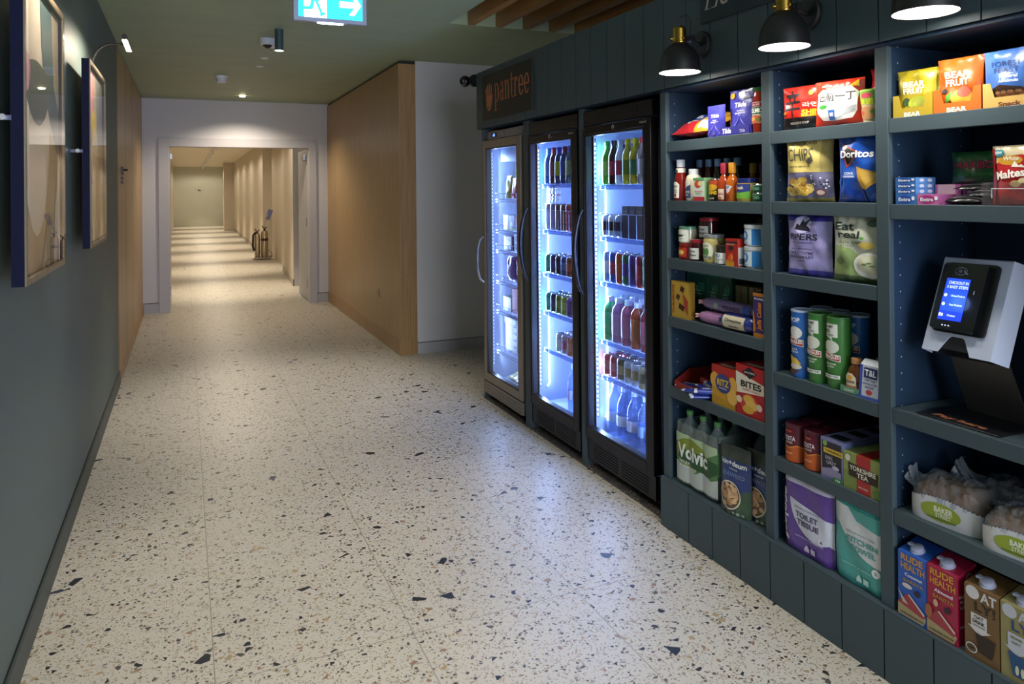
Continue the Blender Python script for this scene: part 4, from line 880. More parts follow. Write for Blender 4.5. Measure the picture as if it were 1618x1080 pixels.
# bottom shelf: water and granola
z = ZP
BTL = [(.030, 0), (.042, .008), (.044, .03), (.042, .09), (.044, .10), (.044, .20), (.041, .225), (.026, .265), (.013, .285), (.013, .30)]
PET = glass('bottle_plastic', '#cfdfe2', .08, 1.4, .16); PETB = glass('bottle_plastic_blue', '#d4e0f4', .08, 1.4, .14)
for k in range(6):
    row, cl = divmod(k, 3); yc = 2.690 - cl * .092
    t = thing('water_bottle', '%s water bottle in the %s row of the green labelled six pack' % (['left', 'middle', 'right'][cl], ['front', 'back'][row]), 'water bottle', (XFR + .042 + row * .092, yc * SC, z + .002), ROT, 'six pack of water bottles')
    part('bottle_body', 'volvb', lambda b: b.lathe(BTL, PET, 24), t); part('bottle_cap', 'volvc', lambda b: b.lathe([(.015, .296), (.015, .314), (.013, .316)], M('#4c8a4c', .4), 18), t)
    part('bottle_label', 'volvl', lambda b: b.lathe([(.0446, .10), (.0446, .20)], M('#5d8f62', .45), 26, cap=False), t)
b = B(); WR = glass('pack_film', '#e9f2ee', .12, 1.35, .10)
def wrapf(u, v, h):   # film surface hugging the three front bottles
    i = u / .0914; k = (i - math.floor(i + .5)); return (u, -.0475 - h + .007 * (abs(k) * 2) ** 2.2, v)
gx = [-.137 + i * .274 / 36 for i in range(37)]
b.add([wrapf(u, v, 0) for v in (.012, .27) for u in gx], [(i, i + 1, i + 38, i + 37) for i in range(36)], WR)
b.box(-.138, -.137, -.03, .13, .012, .27, WR); b.box(.137, .138, -.03, .13, .012, .27, WR)
art(b, [('R', -.137, .02, .137, .10, '#b9c2bf'), ('P', [(-.137, .11), (-.09, .085), (-.04, .10), (0, .075), (.05, .105), (.10, .08), (.137, .095), (.137, .21), (-.137, .21)], '#4f7d49'), ('P', [(-.137, .18), (-.06, .20), (.06, .16), (.137, .20), (.137, .225), (-.137, .225)], '#a9c09c'),
        ('E', -.03, .15, .105, .062, '#7f8f2c'), ('P', [(-.12, .12), (-.05, .1), (.03, .095), (.09, .09), (.137, .12), (.137, .16), (.05, .17), (-.1, .16)], '#24502c'),
        ('T', 'Volvic', -.018, .152, .062, '#e9f0ea', {'bold': .03, 'w': .20}), ('T', 'NATURAL', -.07, .106, .012, '#dfe8e0', {'w': .07}), ('T', 'MINERAL WATER', -.045, .090, .011, '#dfe8e0', {'w': .11})], wrapf, .0004, (.274 / 36, 0))
o = tag(b.build('shrink_wrap', smooth=60, fixn=False), 'printed green film wrapped round the six water bottles', 'packaging film'); o.location = (XFR + .043, 2.598 * SC, z); o.rotation_euler = (0, 0, ROT)
def granola(label, yl, yr, x, turn, grp, seed):
    rnd = random.Random(seed)
    its = [('R', -.5, .80, .5, 1.0, '#3d4440'), ('R', -.5, .0, .5, .26, '#2e3a34'), ('P', [(.1, .0), (.5, .0), (.5, .42), (.3, .38)], '#35523a'), T('kin+deum', .0, .75, .075, .82, '#e6e9ee', bold=.025), T('granola', .0, .665, .03, .3, '#cfd6e2', shear=.3), T('SEAWEED', 0, .585, .06, .72, '#7f97b8', bold=0),
           ('E', -.08, .28, .36, .21, '#d9d2bc'), ('E', -.08, .28, .33, .19, '#5c4330')]
    for i in range(34):
        a = rnd.uniform(0, 6.28); r = math.sqrt(rnd.random()); its.append(('E', -.08 + .27 * r * math.cos(a), .28 + .155 * r * math.sin(a), .065, .035, rnd.choice(['#b98d62', '#caa27a', '#a87a4e', '#d5b088'])))
    its += [('E', .08 + .13 * i, .045, .045, .02, '#8f9a9a') for i in range(3)]
    return packet('snack_pouch', label, 'snack pouch', yl, yr, ZP, .262, .06, '#2b3f78', its, seed=seed, pouch=True, x=x, turn=turn, group=grp, rough=.45, wr=.7)
granola('dark blue snack pouch with biscuit photo, left one standing before the water', 2.445, 2.285, XFR - .010, .10, 'dark blue snack pouches', 21)
granola('dark blue snack pouch with biscuit photo, right one half hidden by the upright', 2.348, 2.182, XFR + .030, .0, 'dark blue snack pouches', 22)
for k in range(2):
    t = thing('water_bottle', '%s clear water bottle standing behind the snack pouches' % ['left', 'right'][k], 'water bottle', (XFR + .16, (2.37 - k * .10) * SC, z + .002), ROT, 'water bottles behind the pouches')
    part('bottle_body', 'volvb', None, t); part('bottle_cap', 'volvc', None, t); part('bottle_label', 'volvl', None, t)

# ------------------------------------------------------------------ shelf column two
z = SHZ[2][0]
K_ = '#15131a'
packet('noodle_packet', 'red and black noodle multipack with large black character', 'noodle packet', 2.077, 1.918, z, .150, .045, '#c2261c',
       [('R', -.5, 0, .5, .27, '#161216'), T('辛', -.17, .60, .62, .46, K_, bold=.004), T('라면', .27, .55, .11, .34, '#e8d8c8', bold=.01), T('SHIN', .28, .38, .12, .42, '#e6d21c', bold=.03), ('R', .07, .28, .5, .315, '#d9c41c'), T('RAMYUN', .28, .298, .025, .3, '#17130a'), T('NOODLE SOUP', .0, .14, .05, .5, '#c9c2b8'), ('R', -.44, .36, -.34, .42, '#d89022'), ('E', .3, .82, .06, .06, '#d98a3a'), T('NONGSHIM', -.27, .9, .04, .3, '#7c1410')], seed=31, pinch=.02, turn=.16, wr=1.3)
packet('noodle_packet', 'red and white noodle multipack with large black characters', 'noodle packet', 1.925, 1.748, z, .150, .05, '#c8321e',
       [('P', [(-.42, .72), (-.3, .8), (.0, .78), (.3, .84), (.42, .7), (.4, .3), (.3, .14), (0, .1), (-.3, .12), (-.42, .3)], '#e6e2dc'), T('出前一丁', 0, .63, .2, .74, K_, bold=.012), ('E', -.28, .42, .09, .05, '#3f8a3c'), ('E', .02, .3, .13, .13, '#cfd9e8'), ('P', [(.12, .2), (.36, .3), (.4, .42), (.2, .38)], '#a9adb4'), T('nissin', -.2, .88, .05, .2, '#f0dcd0'), ('R', -.16, .12, -.02, .34, '#2f64b4'), ('R', -.13, .2, -.05, .28, '#e4e0dc'), ('P', [(.28, .84), (.42, .96), (.44, .8)], '#dcb42c')], seed=32, pinch=.02, turn=.2, wr=1.3)
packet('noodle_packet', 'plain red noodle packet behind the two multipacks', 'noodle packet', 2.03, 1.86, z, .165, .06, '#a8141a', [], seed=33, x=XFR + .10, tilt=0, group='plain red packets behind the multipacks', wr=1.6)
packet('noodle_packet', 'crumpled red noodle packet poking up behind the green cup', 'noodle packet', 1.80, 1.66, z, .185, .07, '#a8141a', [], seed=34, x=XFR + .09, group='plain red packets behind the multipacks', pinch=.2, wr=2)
t = lathe_thing('noodle_cup', 'green and beige noodle cup at the right end of the noodle shelf', 'noodle cup', 1.722, z, [('cup_body', [(.031, 0), (.041, .098)], M('#c4b08a', .5)), ('cup_lid', [(.043, .097), (.043, .103), (.040, .105)], M('#8fb84c', .4))], XFR + .046)
bb = B(); cm = lambda u, v, h: ((.0315 + .1 * v + h) * math.sin(u / .036), -(.0315 + .1 * v + h) * math.cos(u / .036), v)
art(bb, [('R', -.055, .058, .055, .096, '#7fae3c'), ('E', 0, .085, .02, .008, '#c83c5a'), ('T', '味道', 0, .066, .02, '#f0e432', {'w': .05, 'bold': 0}), ('E', .0, .03, .035, .02, '#b8875a'), ('E', -.015, .03, .008, .007, '#c8503a'), ('E', .02, .034, .008, .006, '#5f8a34')], cm, .0004, (.006, 0)); bb.build('cup_label', t, smooth=60)
# crisps
z = SHZ[2][1]
rnd = random.Random(5)
chipsart = [('R', -.5, .04, .5, .45, '#6b6a8c'), ('R', -.5, 0, .5, .06, '#a89a58'), ('R', -.46, .45, .3, .94, '#c2b066'), T('KETTLE COOKED', -.08, .895, .045, .6, '#3a3218'), T('CHIPS', -.12, .72, .19, .56, '#4a4a44', bold=.0), ('P', [(.0, .62), (.16, .7), (.2, .62), (.08, .56)], '#4a4a44'), T('LIGHTLY SEA SALTED', -.12, .54, .025, .5, '#3a3218'), ('E', .3, .14, .09, .05, '#a03038'), ('E', .3, .14, .07, .035, '#c9c3b0'), T('BURTS', -.28, .50, .0, .1, '#3a3218')]
chipsart = chipsart[:-1]
for i in range(26):
    a = rnd.uniform(0, 6.28); r = math.sqrt(rnd.random()); chipsart.append(('E', -.16 + .27 * r * math.cos(a), .22 + .13 * r * math.sin(a), .09, .04, rnd.choice(['#d9bb62', '#c9a548', '#e3cb80', '#a87c3a'])))
for i in range(22): chipsart.append(('E', rnd.uniform(.1, .45), rnd.uniform(.2, .4), .015, .012, rnd.choice(['#e8e6f0', '#2c2a44'])))
packet('crisp_packet', 'gold and lilac crisp packet with chips photo, second shelf of middle column', 'crisp packet', 2.068, 1.876, z, .226, .055, '#a8995a', chipsart, seed=41, turn=.16, wr=1.7)
packet('crisp_packet', 'bright blue tortilla chip packet with triangle chip', 'crisp packet', 1.838, 1.672, z, .222, .055, '#1c4fb0', [('P', [(-.38, .86), (.1, .72), (-.26, .5)], '#b04a1c'), ('P', [(-.34, .83), (.06, .71), (-.24, .54)], '#17130f'), T('Doritos', -.03, .70, .11, .74, '#eef0f6', bold=.03), T('COOL', -.18, .42, .035, .22, '#dfe6f4', bold=.03), T('ORIGINAL', -.18, .375, .03, .3, '#dfe6f4', bold=.03), ('P', [(.0, .52), (.5, .40), (.48, .34), (.2, .18), (.1, .2)], '#c79a3c'), ('P', [(.06, .48), (.42, .39), (.2, .24)], '#d8ae52'),
        ('P', [(-.5, .0), (-.2, .25), (-.05, .1), (.1, .22), (.2, .0)], '#1a3f9c'), ('P', [(.2, .0), (.35, .15), (.5, .05), (.5, 0)], '#2c6ad0'), ('P', [(-.5, .3), (-.35, .45), (-.42, .2)], '#2c6ad0'), T('nutritional', -.35, .06, .015, .2, '#cfd8ee')], seed=42, wr=1.7, turn=.12)
z = SHZ[2][2]
packet('crisp_packet', 'lilac crisp packet with black windmill drawing, third shelf', 'crisp packet', 2.070, 1.882, z, .212, .055, '#9f97d0', [('R', -.5, .9, .5, 1, '#3f3aa0'), ('R', -.5, 0, .5, .1, '#4c46a8'), ('E', -.08, .84, .2, .14, '#b9b3dc'), ('P', [(-.26, .76), (-.2, .86), (-.14, .83), (-.08, .93), (-.02, .84), (.08, .8), (.12, .73)], '#1c1a2c'), ('P', [(-.08, .86), (.14, .97), (.02, .83)], '#26243c'), T('PIPERS', -.06, .64, .105, .66, '#17151f', bold=.02), T('EST. SOMERSET', -.06, .545, .022, .5, '#3c3870'), T('ATLAS MOUNTAINS', -.08, .44, .026, .5, '#3c3a58'), T('WILD THYME', -.08, .375, .048, .54, '#232138', bold=.02), T('& ROSEMARY', -.08, .31, .048, .56, '#232138', bold=.02), T('CRISPS', -.08, .25, .028, .24, '#3c3a58')], seed=43, turn=.12, wr=1.5)
packet('crisp_packet', 'white and green lentil chip packet with dip bowl photo', 'crisp packet', 1.862, 1.668, z, .220, .055, '#c3c6b4', [('P', [(-.5, .08), (.3, .0), (.5, .0), (.5, .1), (-.1, .5), (-.5, .55)], '#8ea56a'), ('R', -.5, 0, .5, .1, '#4a6038'), T('Eat', -.22, .82, .12, .38, '#1c2c24', bold=.0255), T('real', -.12, .70, .11, .46, '#1c2c24', bold=.0255), ('E', .16, .655, .03, .02, '#58a03c'), T('LENTIL CHIPS', -.1, .585, .04, .5, '#5c6a4c', bold=.02), T('SEA SALT', -.15, .535, .022, .3, '#7a866a'), ('E', .26, .26, .29, .19, '#e2e2da'), ('E', .26, .27, .22, .14, '#cfd0b6'), ('E', .2, .28, .05, .015, '#6f8a3c'), ('E', .32, .26, .05, .012, '#6f8a3c'), ('E', .28, .3, .04, .012, '#587a34'), ('E', .22, .55, .13, .05, '#d8bd5a'), ('E', .34, .87, .12, .05, '#3a5a4a'), ('E', -.3, .3, .1, .05, '#5c7a40')], seed=44, turn=.12, wr=1.5)
# crisp tubes, honey and sugar
z = SHZ[2][3]
def tube_can(label, yc, x, col, col2, green, grp, front=True, turn=0):
    r = .0385; h = .238
    t = thing('crisp_tube', label, 'crisp tube', (x, yc * SC, z), ROT + turn, grp)
    part('tube_body', ('tb', col), lambda b: b.lathe([(r * .97, 0), (r, .002), (r, h - .006)], M(col, .35), 32), t)
    part('tube_lid', ('tl', green), lambda b: b.lathe([(r + .001, h - .008), (r + .0015, h - .001), (r * .9, h), (r * .86, h - .003), (0, h - .003)], M('#b8c6e0' if not green else '#4a7a44', .25), 32, cap=False), t)
    def f(b):
        if green: its = [('R', -.052, .170, .024, .214, '#d9dcd4'), ('P', [(-.012, .17), (.006, .17), (.006, .158)], '#d9dcd4'), ('T', 'CAN MY', -.014, .205, .010, '#1c2418', {'w': .05, 'bold': .03}), ('T', 'MO', -.014, .19, .013, '#1c2418', {'w': .024, 'bold': .03}), ('T', 'HELP A BRO', -.014, .177, .006, '#1c2418', {'w': .05}),
                         ('E', 0, .138, .028, .022, '#cfd2c6'), ('P', [(-.032, .12), (.032, .112), (.032, .09), (-.032, .098)], '#d8d4cc'), ('P', [(-.029, .117), (.029, .110), (.029, .093), (-.029, .101)], '#9c1c2c'), ('T', 'PRINGLES', 0, .1055, .013, '#f2ede4', {'w': .054, 'bold': .03}), ('T', 'SOUR CREAM', 0, .082, .006, '#dfe8d4', {'w': .036}), ('T', '& ONION', 0, .073, .006, '#dfe8d4', {'w': .024}), ('R', -.03, .034, .03, .046, '#d9dcd4'), ('T', 'AS BETTER', 0, .04, .006, '#2a3a24', {'w': .05})]
        else: its = [('P', [(-.03, .2), (-.018, .213), (.02, .208), (.03, .196), (.016, .19), (-.02, .192)], '#3a68b4'), ('T', 'POP', 0, .203, .016, '#dfe4ee', {'w': .040, 'bold': .03}), ('E', 0, .158, .028, .022, '#d9d8d4'), ('P', [(-.032, .142), (.032, .134), (.032, .11), (-.032, .118)], '#d8d4cc'), ('P', [(-.029, .139), (.029, .132), (.029, .113), (-.029, .121)], '#9c1c2c'), ('T', 'PRINGLES', 0, .1265, .013, '#f2ede4', {'w': .054, 'bold': .03}),
                     ('T', 'SALT &', 0, .1, .006, '#e0e8f2', {'w': .022}), ('T', 'VINEGAR', 0, .091, .006, '#e0e8f2', {'w': .03}), ('P', [(-.02, .078), (.01, .068), (.024, .05), (-.012, .045)], '#d8b04a'), ('E', .004, .04, .022, .01, '#c9c0b0'), ('E', -.004, .022, .018, .008, '#5a3420')]
        cyl_art(b, its, r + .0003)
        b.v = b.v
    part('tube_print', ('tp', green), f, t, smooth=60)
tube_can('front blue crisp tube with white lid, leftmost on the shelf', 2.030, XFR + .040, '#2a68b8', '', False, 'blue crisp tubes')
tube_can('green crisp tube beside the front blue tube, left of the green pair', 1.950, XFR + .040, '#3f7d3a', '', True, 'green crisp tubes')
tube_can('green crisp tube beside the honey, right of the green pair', 1.868, XFR + .040, '#3f7d3a', '', True, 'green crisp tubes')
tube_can('blue crisp tube behind the green pair, left one of the back row', 2.035, XFR + .135, '#2a68b8', '', False, 'blue crisp tubes')
tube_can('blue crisp tube behind the green pair, middle one of the back row', 1.952, XFR + .128, '#2a68b8', '', False, 'blue crisp tubes')
tube_can('blue crisp tube behind the right green tube, right one of the back row', 1.868, XFR + .128, '#2a68b8', '', False, 'blue crisp tubes')
HON = [(.022, 0), (.029, .004), (.0305, .02), (.026, .03), (.0305, .042), (.029, .06), (.022, .078), (.0145, .090), (.0145, .094)]
for k, (yc, x, nm) in enumerate(((1.792, XFR + .034, 'front honey bottle with tan cap in the green tray'), (1.755, XFR + .105, 'honey bottle just behind the front honey bottle'), (1.71, XFR + .16, 'honey bottle with brown cap in the third row'), (1.69, XFR + .24, 'honey bottle at the dark back of the shelf'))):
    t = lathe_thing('honey_bottle', nm, 'honey bottle', yc, z + .003, [('bottle_body', HON, M('#5c2c08', .08, coat=.7)), ('bottle_cap', [(.017, .092), (.017, .108), (.014, .110)], M(['#c08a5a', '#8f98a4', '#8a5a34', '#6a4028'][k], .4))], x, 'honey bottles')
    if k == 0: label_on(t, [('P', [(-.022, .012), (.022, .012), (.02, .05), (.008, .064), (-.008, .064), (-.02, .05)], '#d9c9b4'), ('E', 0, .050, .010, .008, '#e0a63c'), ('T', 'ROWSE', 0, .036, .008, '#5c3410', {'w': .034, 'bold': .03}), ('R', -.02, .012, .02, .024, '#b86a3a')], .0318)
b = B(); mg = M('#5f8f74', .5); b.box(-.038, .038, 0, .0012, 0, .022, mg); b.box(-.038, .038, 0, .10, 0, .0012, mg)
for s in (-1, 1): b.box(min(s * .038, s * .0368), max(s * .038, s * .0368), 0, .10, 0, .022, mg)
art(b, [('T', 'HONEY', 0, .011, .009, '#d9e4d4', {'w': .04})], lambda u, v, h: (u, -h, v), .0004); place(tag(b.build('display_tray', smooth=0), 'pale green cardboard tray holding the front honey bottles', 'display tray'), 1.830, 1.752, z, XFR - .001)
b = B(); w_, h_, d_ = .082, .122, .045
b.box(-w_ / 2, w_ / 2, 0, d_, 0, h_ * .86, M('#c9cede', .5)); b.prism([(0, h_ * .86), (d_, h_ * .86), (d_ * .6, h_), (d_ * .4, h_)], lambda u, v, d: (-w_ / 2 + d, u, v), w_, M('#c9cede', .5))
art(b, [('R', -w_ / 2, 0, -w_ * .38, h_ * .86, '#3c50a8'), ('R', w_ * .38, 0, w_ / 2, h_ * .86, '#3c50a8'), ('R', -w_ * .3, .066, w_ * .3, .098, '#252d64'), ('T', 'T&L', 0, .082, .02, '#e6e8f0', {'w': .042, 'bold': .02}), ('T', 'PURE CANE', 0, .058, .006, '#2c3468', {'w': .04}), ('T', 'GRANULATED', 0, .048, .007, '#2c3468', {'w': .055}), ('T', 'SUGAR', 0, .038, .008, '#2c3468', {'w': .034}), ('E', 0, .022, .012, .008, '#a83a44'), ('R', -w_ / 2, 0, w_ / 2, .008, '#3c50a8')], lambda u, v, h: (u, -h, v), .0005)
place(tag(b.build('sugar_bag', bevel=.003), 'white and blue granulated sugar bag leaning beside the honey', 'sugar bag'), 1.754, 1.672, z, XFR - .002, 0, -.10)
# coffee and tea
z = SHZ[2][4]
for k in range(8):
    row, cl = divmod(k, 2); yc = 2.062 - cl * .090; x = XFR + .040 + row * .085; r = .040; h = .136
    t = thing('coffee_tin', '%s maroon coffee tin in row %s from the front' % (['left', 'right'][cl], ['one', 'two', 'three', 'four'][row]), 'coffee tin', (x, yc * SC, z), ROT, 'maroon and orange coffee tins')
    part('tin_body', 'costab', lambda b: b.lathe([(r * .97, 0), (r, .003), (r, h - .012), (r * .98, h - .010)], M('#5a1426', .4), 30), t)
    part('tin_lid', 'costal', lambda b: b.lathe([(r + .0008, h - .014), (r + .0012, h - .002), (r * .95, h), (0, h)], M('#4a1020', .4), 30, cap=False), t)
    part('tin_print', 'costap', lambda b: cyl_art(b, [('P', [(-.056, .004), (.056, .004), (.056, .056), (.03, .064), (0, .054), (-.03, .062), (-.056, .056)], '#b4521c'), ('P', [(-.056, .052), (-.03, .058), (0, .05), (.03, .06), (.056, .052), (.056, .056), (.03, .064), (0, .054), (-.03, .062), (-.056, .056)], '#d88a3a'), ('T', 'COSTA', 0, .086, .016, '#e4dfe4', {'w': .05, 'bold': .02}), ('T', 'COFFEE', 0, .071, .006, '#d9cfd4', {'w': .03}), ('R', -.012, .108, .012, .114, '#a85030'), ('T', 'AMERICANO', 0, .034, .005, '#e8c8a8', {'w': .03})], r + .0005), t, smooth=60)
for k in range(4):
    carton('tea_box', '%s lilac and black tea box in the row beside the coffee' % ['front', 'second', 'third', 'rearmost'][k], 'tea box', 1.915, 1.822, z, .136, .082, '#7e7fae', [('R', -.44, .1, .44, .93, '#2a2630'), ('E', -.3, .87, .1, .07, '#7fae5a'), ('R', -.36, .64, .5, .77, '#dcb53c'), T('TWININGS', .07, .705, .06, .74, '#2a2418', bold=.025), T('EARL', -.1, .54, .08, .34, '#cfc9dc', bold=0), T('GREY', .0, .43, .085, .44, '#cfc9dc', bold=0), ('P', [(-.44, .24), (0, .32), (.44, .26), (.44, .1), (-.44, .1)], '#8a84a8'), ('E', .2, .34, .16, .05, '#b9b0cc'), ('R', .1, .0, .5, .12, '#2f7a3c'), T('100', .3, .06, .06, .2, '#e4e8dc')] if k == 0 else [],
           [('R', 0, 0, 1, 1, '#6b74a8')], [('R', -.35, .25, .35, .75, '#15151c')], x=XFR + k * .084, group='lilac tea boxes')
for k in range(3):
    carton('tea_box', '%s red and green tea box at the right end of the tea shelf' % ['front', 'middle', 'rear'][k], 'tea box', 1.820, 1.672, z, .118, .075, '#8f9a58', [('R', -.5, .0, -.08, .5, '#7a8a48'), ('R', .3, 0, .5, .5, '#7a8a48'), ('R', -.14, 0, .22, 1, '#a82a2a'), ('P', [(-.36, .74), (.42, .68), (.40, .34), (-.34, .38)], '#2a221c'), T('YORKSHIRE', .02, .62, .13, .68, '#e6e0cc', bold=.025), T('TEA', .02, .46, .13, .3, '#e6e0cc', bold=.025), T('PROPER', .04, .16, .04, .25, '#e6d8c8'), ('E', -.36, .86, .07, .09, '#d8d8c8'), ('E', .38, .16, .1, .08, '#5c7a3c')] if k == 0 else [],
           [('R', 0, 0, 1, 1, '#6a7440')], [('R', -.14, 0, .22, 1, '#a82a2a'), ('R', .22, 0, .5, 1, '#6c8a3c')], x=XFR + k * .078, group='red and green tea boxes')
# bottom: paper goods
z = ZP
def paper(label, name, yl, yr, h, base, items, nb, top):
    w = (yl - yr) * SC; b = B(); d = .2 if nb == 2 else .11
    lob = lambda s: .008 * (1 - abs(math.cos(nb * PI * (s + .5) / 1.0)) ** 2) if nb == 2 else .0
    def fr(u, v, hh):
        q = max(0, (abs(u) - (w / 2 - .03)) / .03); e = min(v, h - v); rz = max(0, 1 - e / .02)
        return (u * (1 - .02 * rz), .006 * q ** 2 * 3 + .008 * rz ** 2 - hh + .0015 * math.sin(u * 60 + v * 35), v)
    b.grid(lambda i, j: fr((i - .5) * w, j * h, 0), 20, 20, foil(base, .35)); b.grid(lambda i, j: (lambda p: (p[0], d, p[2]))(fr((i - .5) * w, j * h, 0)), 4, 4, foil(base, .35), flip=True)
    for s in (-.5, .5): b.grid(lambda i, j: (lambda p: (p[0] + (.006 if s > 0 else -.006) * math.sin(PI * i), p[1] * (1 - i) + d * i, p[2]))(fr(s * w, j * h, 0)), 6, 20, foil(base if s < 0 else base, .35), flip=s < 0)
    b.grid(lambda i, j: (lambda p: (p[0], p[1] * (1 - j) + d * j, h + .012 * math.sin(PI * j) * math.sin(PI * i) * (1 + .3 * math.sin(i * 20))))(fr((i - .5) * w, h, 0)), 16, 8, foil(top, .25), flip=True)
    b.grid(lambda i, j: (lambda p: (p[0], p[1] * (1 - j) + d * j, 0))(fr((i - .5) * w, 0, 0)), 4, 2, foil(base, .35))
    its = []
    for it in items:
        if it[0] in 'R': its.append(('R', it[1] * w, it[2] * h, it[3] * w, it[4] * h, foil(it[5], .35)))
        elif it[0] == 'E': its.append(('E', it[1] * w, it[2] * h, it[3] * w, it[4] * h, foil(it[5], .35)))
        elif it[0] == 'P': its.append(('P', [(p[0] * w, p[1] * h) for p in it[1]], foil(it[2], .35)))
        else:
            op = dict(it[6]); r_ = abs(op.get('rot', 0)) > .8
            if 'w' in op: op['w'] *= h if r_ else w
            its.append(('T', it[1], it[2] * w, it[3] * h, it[4] * (w if r_ else h), it[5], op))
    art(b, its, lambda u, v, hh: fr(u, v, hh + .0006), .0004, (w / 20, h / 20))
    o = b.build(name, smooth=50); tag(o, label, 'paper pack'); return place(o, yl, yr, ZP, XFR - .002)
PU = '#5a3a94'
arc = lambda cx, cy, rx, ry, a0, a1, n=16: [(cx + rx * math.cos(a0 + (a1 - a0) * i / n), cy + ry * math.sin(a0 + (a1 - a0) * i / n)) for i in range(n + 1)]
paper('purple wrapped toilet tissue pack on the plinth', 'toilet_tissue_pack', 2.098, 1.872, .258, PU, [('R', -.5, .93, .5, 1, '#c9c4d8'), ('P', [(-.32, .72), (.5, .60), (.5, .26)] + arc(.2, .72, .52, .48, -PI * .35, -PI, 14)[:], '#cfd2e4'),
    ('T', 'ecoleaf', -.41, .47, .13, '#e2dcec', {'rot': -PI / 2, 'w': .70, 'bold': .03}), T('100% RECYCLED PAPER', .03, .62, .022, .5, '#8a88a4'), T('TOILET', .02, .53, .075, .44, '#4a4068', bold=.03), T('TISSUE', .04, .43, .075, .44, '#4a4068', bold=.03), ('E', .31, .30, .065, .05, '#d9d9e8'), T('4', .31, .30, .045, .04, '#4a4068'), T('SUSTAINABLE HOUSEHOLD', .08, .24, .02, .56, '#b9aeda'), ('P', [(-.02, .12), (.03, .17), (.08, .12), (.08, .08), (-.02, .08)], '#c9c0dc'), ('R', .11, .08, .2, .15, '#c9c0dc')], 2, '#8a90b8')
paper('turquoise and white kitchen towel pack on the plinth', 'kitchen_towel_pack', 1.868, 1.668, .262, '#3f9c98', [('P', arc(.5, .95, .92, .62, PI, PI * 1.5, 14) + [(.5, .9), (-.1, .93)], '#cfd3d8'), ('P', [(-.5, .96), (-.3, .95), (-.34, .7), (-.5, .74)], '#b9c6c8'), ('P', [(-.16, .93), (.0, .8), (.5, .74), (.5, .93)], '#3f9c98'), T('100% RECYCLED PAPER', .08, .645, .02, .55, '#8fa0a4'), T('KITCHEN', .1, .56, .07, .6, '#4f9c98', bold=.03), T('TOWEL', .12, .465, .07, .48, '#4f9c98', bold=.03), ('E', .36, .28, .07, .05, '#d9dde0'), T('2', .36, .28, .04, .04, '#4f9c98'), T('SUSTAINABLE HOUSEHOLD', .0, .24, .018, .56, '#9cd0cc'), ('P', [(.0, .12), (.05, .17), (.1, .12), (.1, .08), (.0, .08)], '#bfe0dc'), ('R', .13, .08, .24, .15, '#bfe0dc'), ('R', -.5, .5, -.46, .62, '#bfe0dc')], 1, '#6a7ca0')

# ------------------------------------------------------------------ shelf column three
z = SHZ[3][0]
def snack_tray(label, yl, yr, col, txt, fh, name='display_tray', tcol='#f2e9d2', h=.065, d=.16, cat='display tray'):
    w = (yl - yr) * SC; m = M(col, .5); b = B()
    b.prism([(-w / 2, 0), (w / 2, 0), (w / 2, h), (w * .36, h), (w * .28, fh), (-w * .28, fh), (-w * .36, h), (-w / 2, h)], lambda u, v, q: (u, q, v), .0015, m)
    b.box(-w / 2, w / 2, .0015, d, 0, .0015, m); b.box(-w / 2, w / 2, d, d + .0015, 0, h, m)
    for s in (-1, 1): b.box(min(s * w / 2, s * (w / 2 - .0015)), max(s * w / 2, s * (w / 2 - .0015)), .0015, d, 0, h, m)
    art(b, [('T', txt, 0, fh * .25, fh * .5, tcol, {'w': w * .42, 'bold': .04})], lambda u, v, q: (u, -q, v), .0005)
    art(b, [('R', .02, .018, .075, .055, '#3a2c2c'), ('R', .028, .022, .067, .050, '#cfc4c0')], lambda u, v, q: (w / 2 + q, u, v), .0005)
    return place(tag(b.build(name, smooth=0), label, cat), yl, yr, z, XFR - .004)
def fruit(label, yl, yr, base, items, x, seed, grp, tilt=0, h=.135, turn=0):
    return packet('snack_pouch', label, 'snack pouch', yl, yr, z + .003, h, .035, base, items, seed=seed, x=x, group=grp, pinch=.05, wr=1.4, rough=.4, turn=turn)
bf = lambda c: [T('BEAR', 0, .68, .13, .56, '#efe6d8', bold=.03), T('FRUIT', 0, .53, .13, .56, '#efe6d8', bold=.03)]
snack_tray('yellow cardboard tray holding the yellow fruit snack bags', 1.612, 1.482, '#a8901f', 'BEAR', .026)
fruit('front yellow fruit snack bag in the yellow tray', 1.612, 1.490, '#a3931a', bf(0) + [('E', -.2, .3, .1, .09, '#2c4a24'), ('E', .12, .26, .26, .14, '#a8b43c'), ('E', .14, .24, .16, .1, '#c4cc5a')], XFR + .008, 61, 'yellow fruit snack bags', turn=.1)
fruit('second yellow fruit snack bag behind the front one', 1.575, 1.485, '#a3931a', [], XFR + .05, 62, 'yellow fruit snack bags', h=.142)
fruit('rear yellow fruit snack bag in the yellow tray', 1.60, 1.49, '#9a8a18', [], XFR + .10, 63, 'yellow fruit snack bags', h=.130)
snack_tray('orange cardboard tray holding the orange fruit snack bags', 1.478, 1.338, '#b8601c', 'BEAR', .026)
fruit('front orange mango fruit snack bag in the orange tray', 1.478, 1.350, '#b85412', bf(0) + [('E', -.30, .38, .08, .05, '#2a2a2c'), ('E', .1, .24, .24, .17, '#c9a83c'), ('E', .14, .34, .16, .1, '#cc6a5a'), ('P', [(-.28, .12), (-.24, .3), (-.12, .36), (-.14, .2)], '#5c9a3c')], XFR + .008, 64, 'orange fruit snack bags', turn=.1, h=.148)
fruit('second orange fruit snack bag behind the front one', 1.45, 1.332, '#b85412', [], XFR + .05, 65, 'orange fruit snack bags', h=.156)
fruit('rear orange fruit snack bag in the orange tray', 1.46, 1.345, '#a84c12', [], XFR + .10, 66, 'orange fruit snack bags', h=.15)
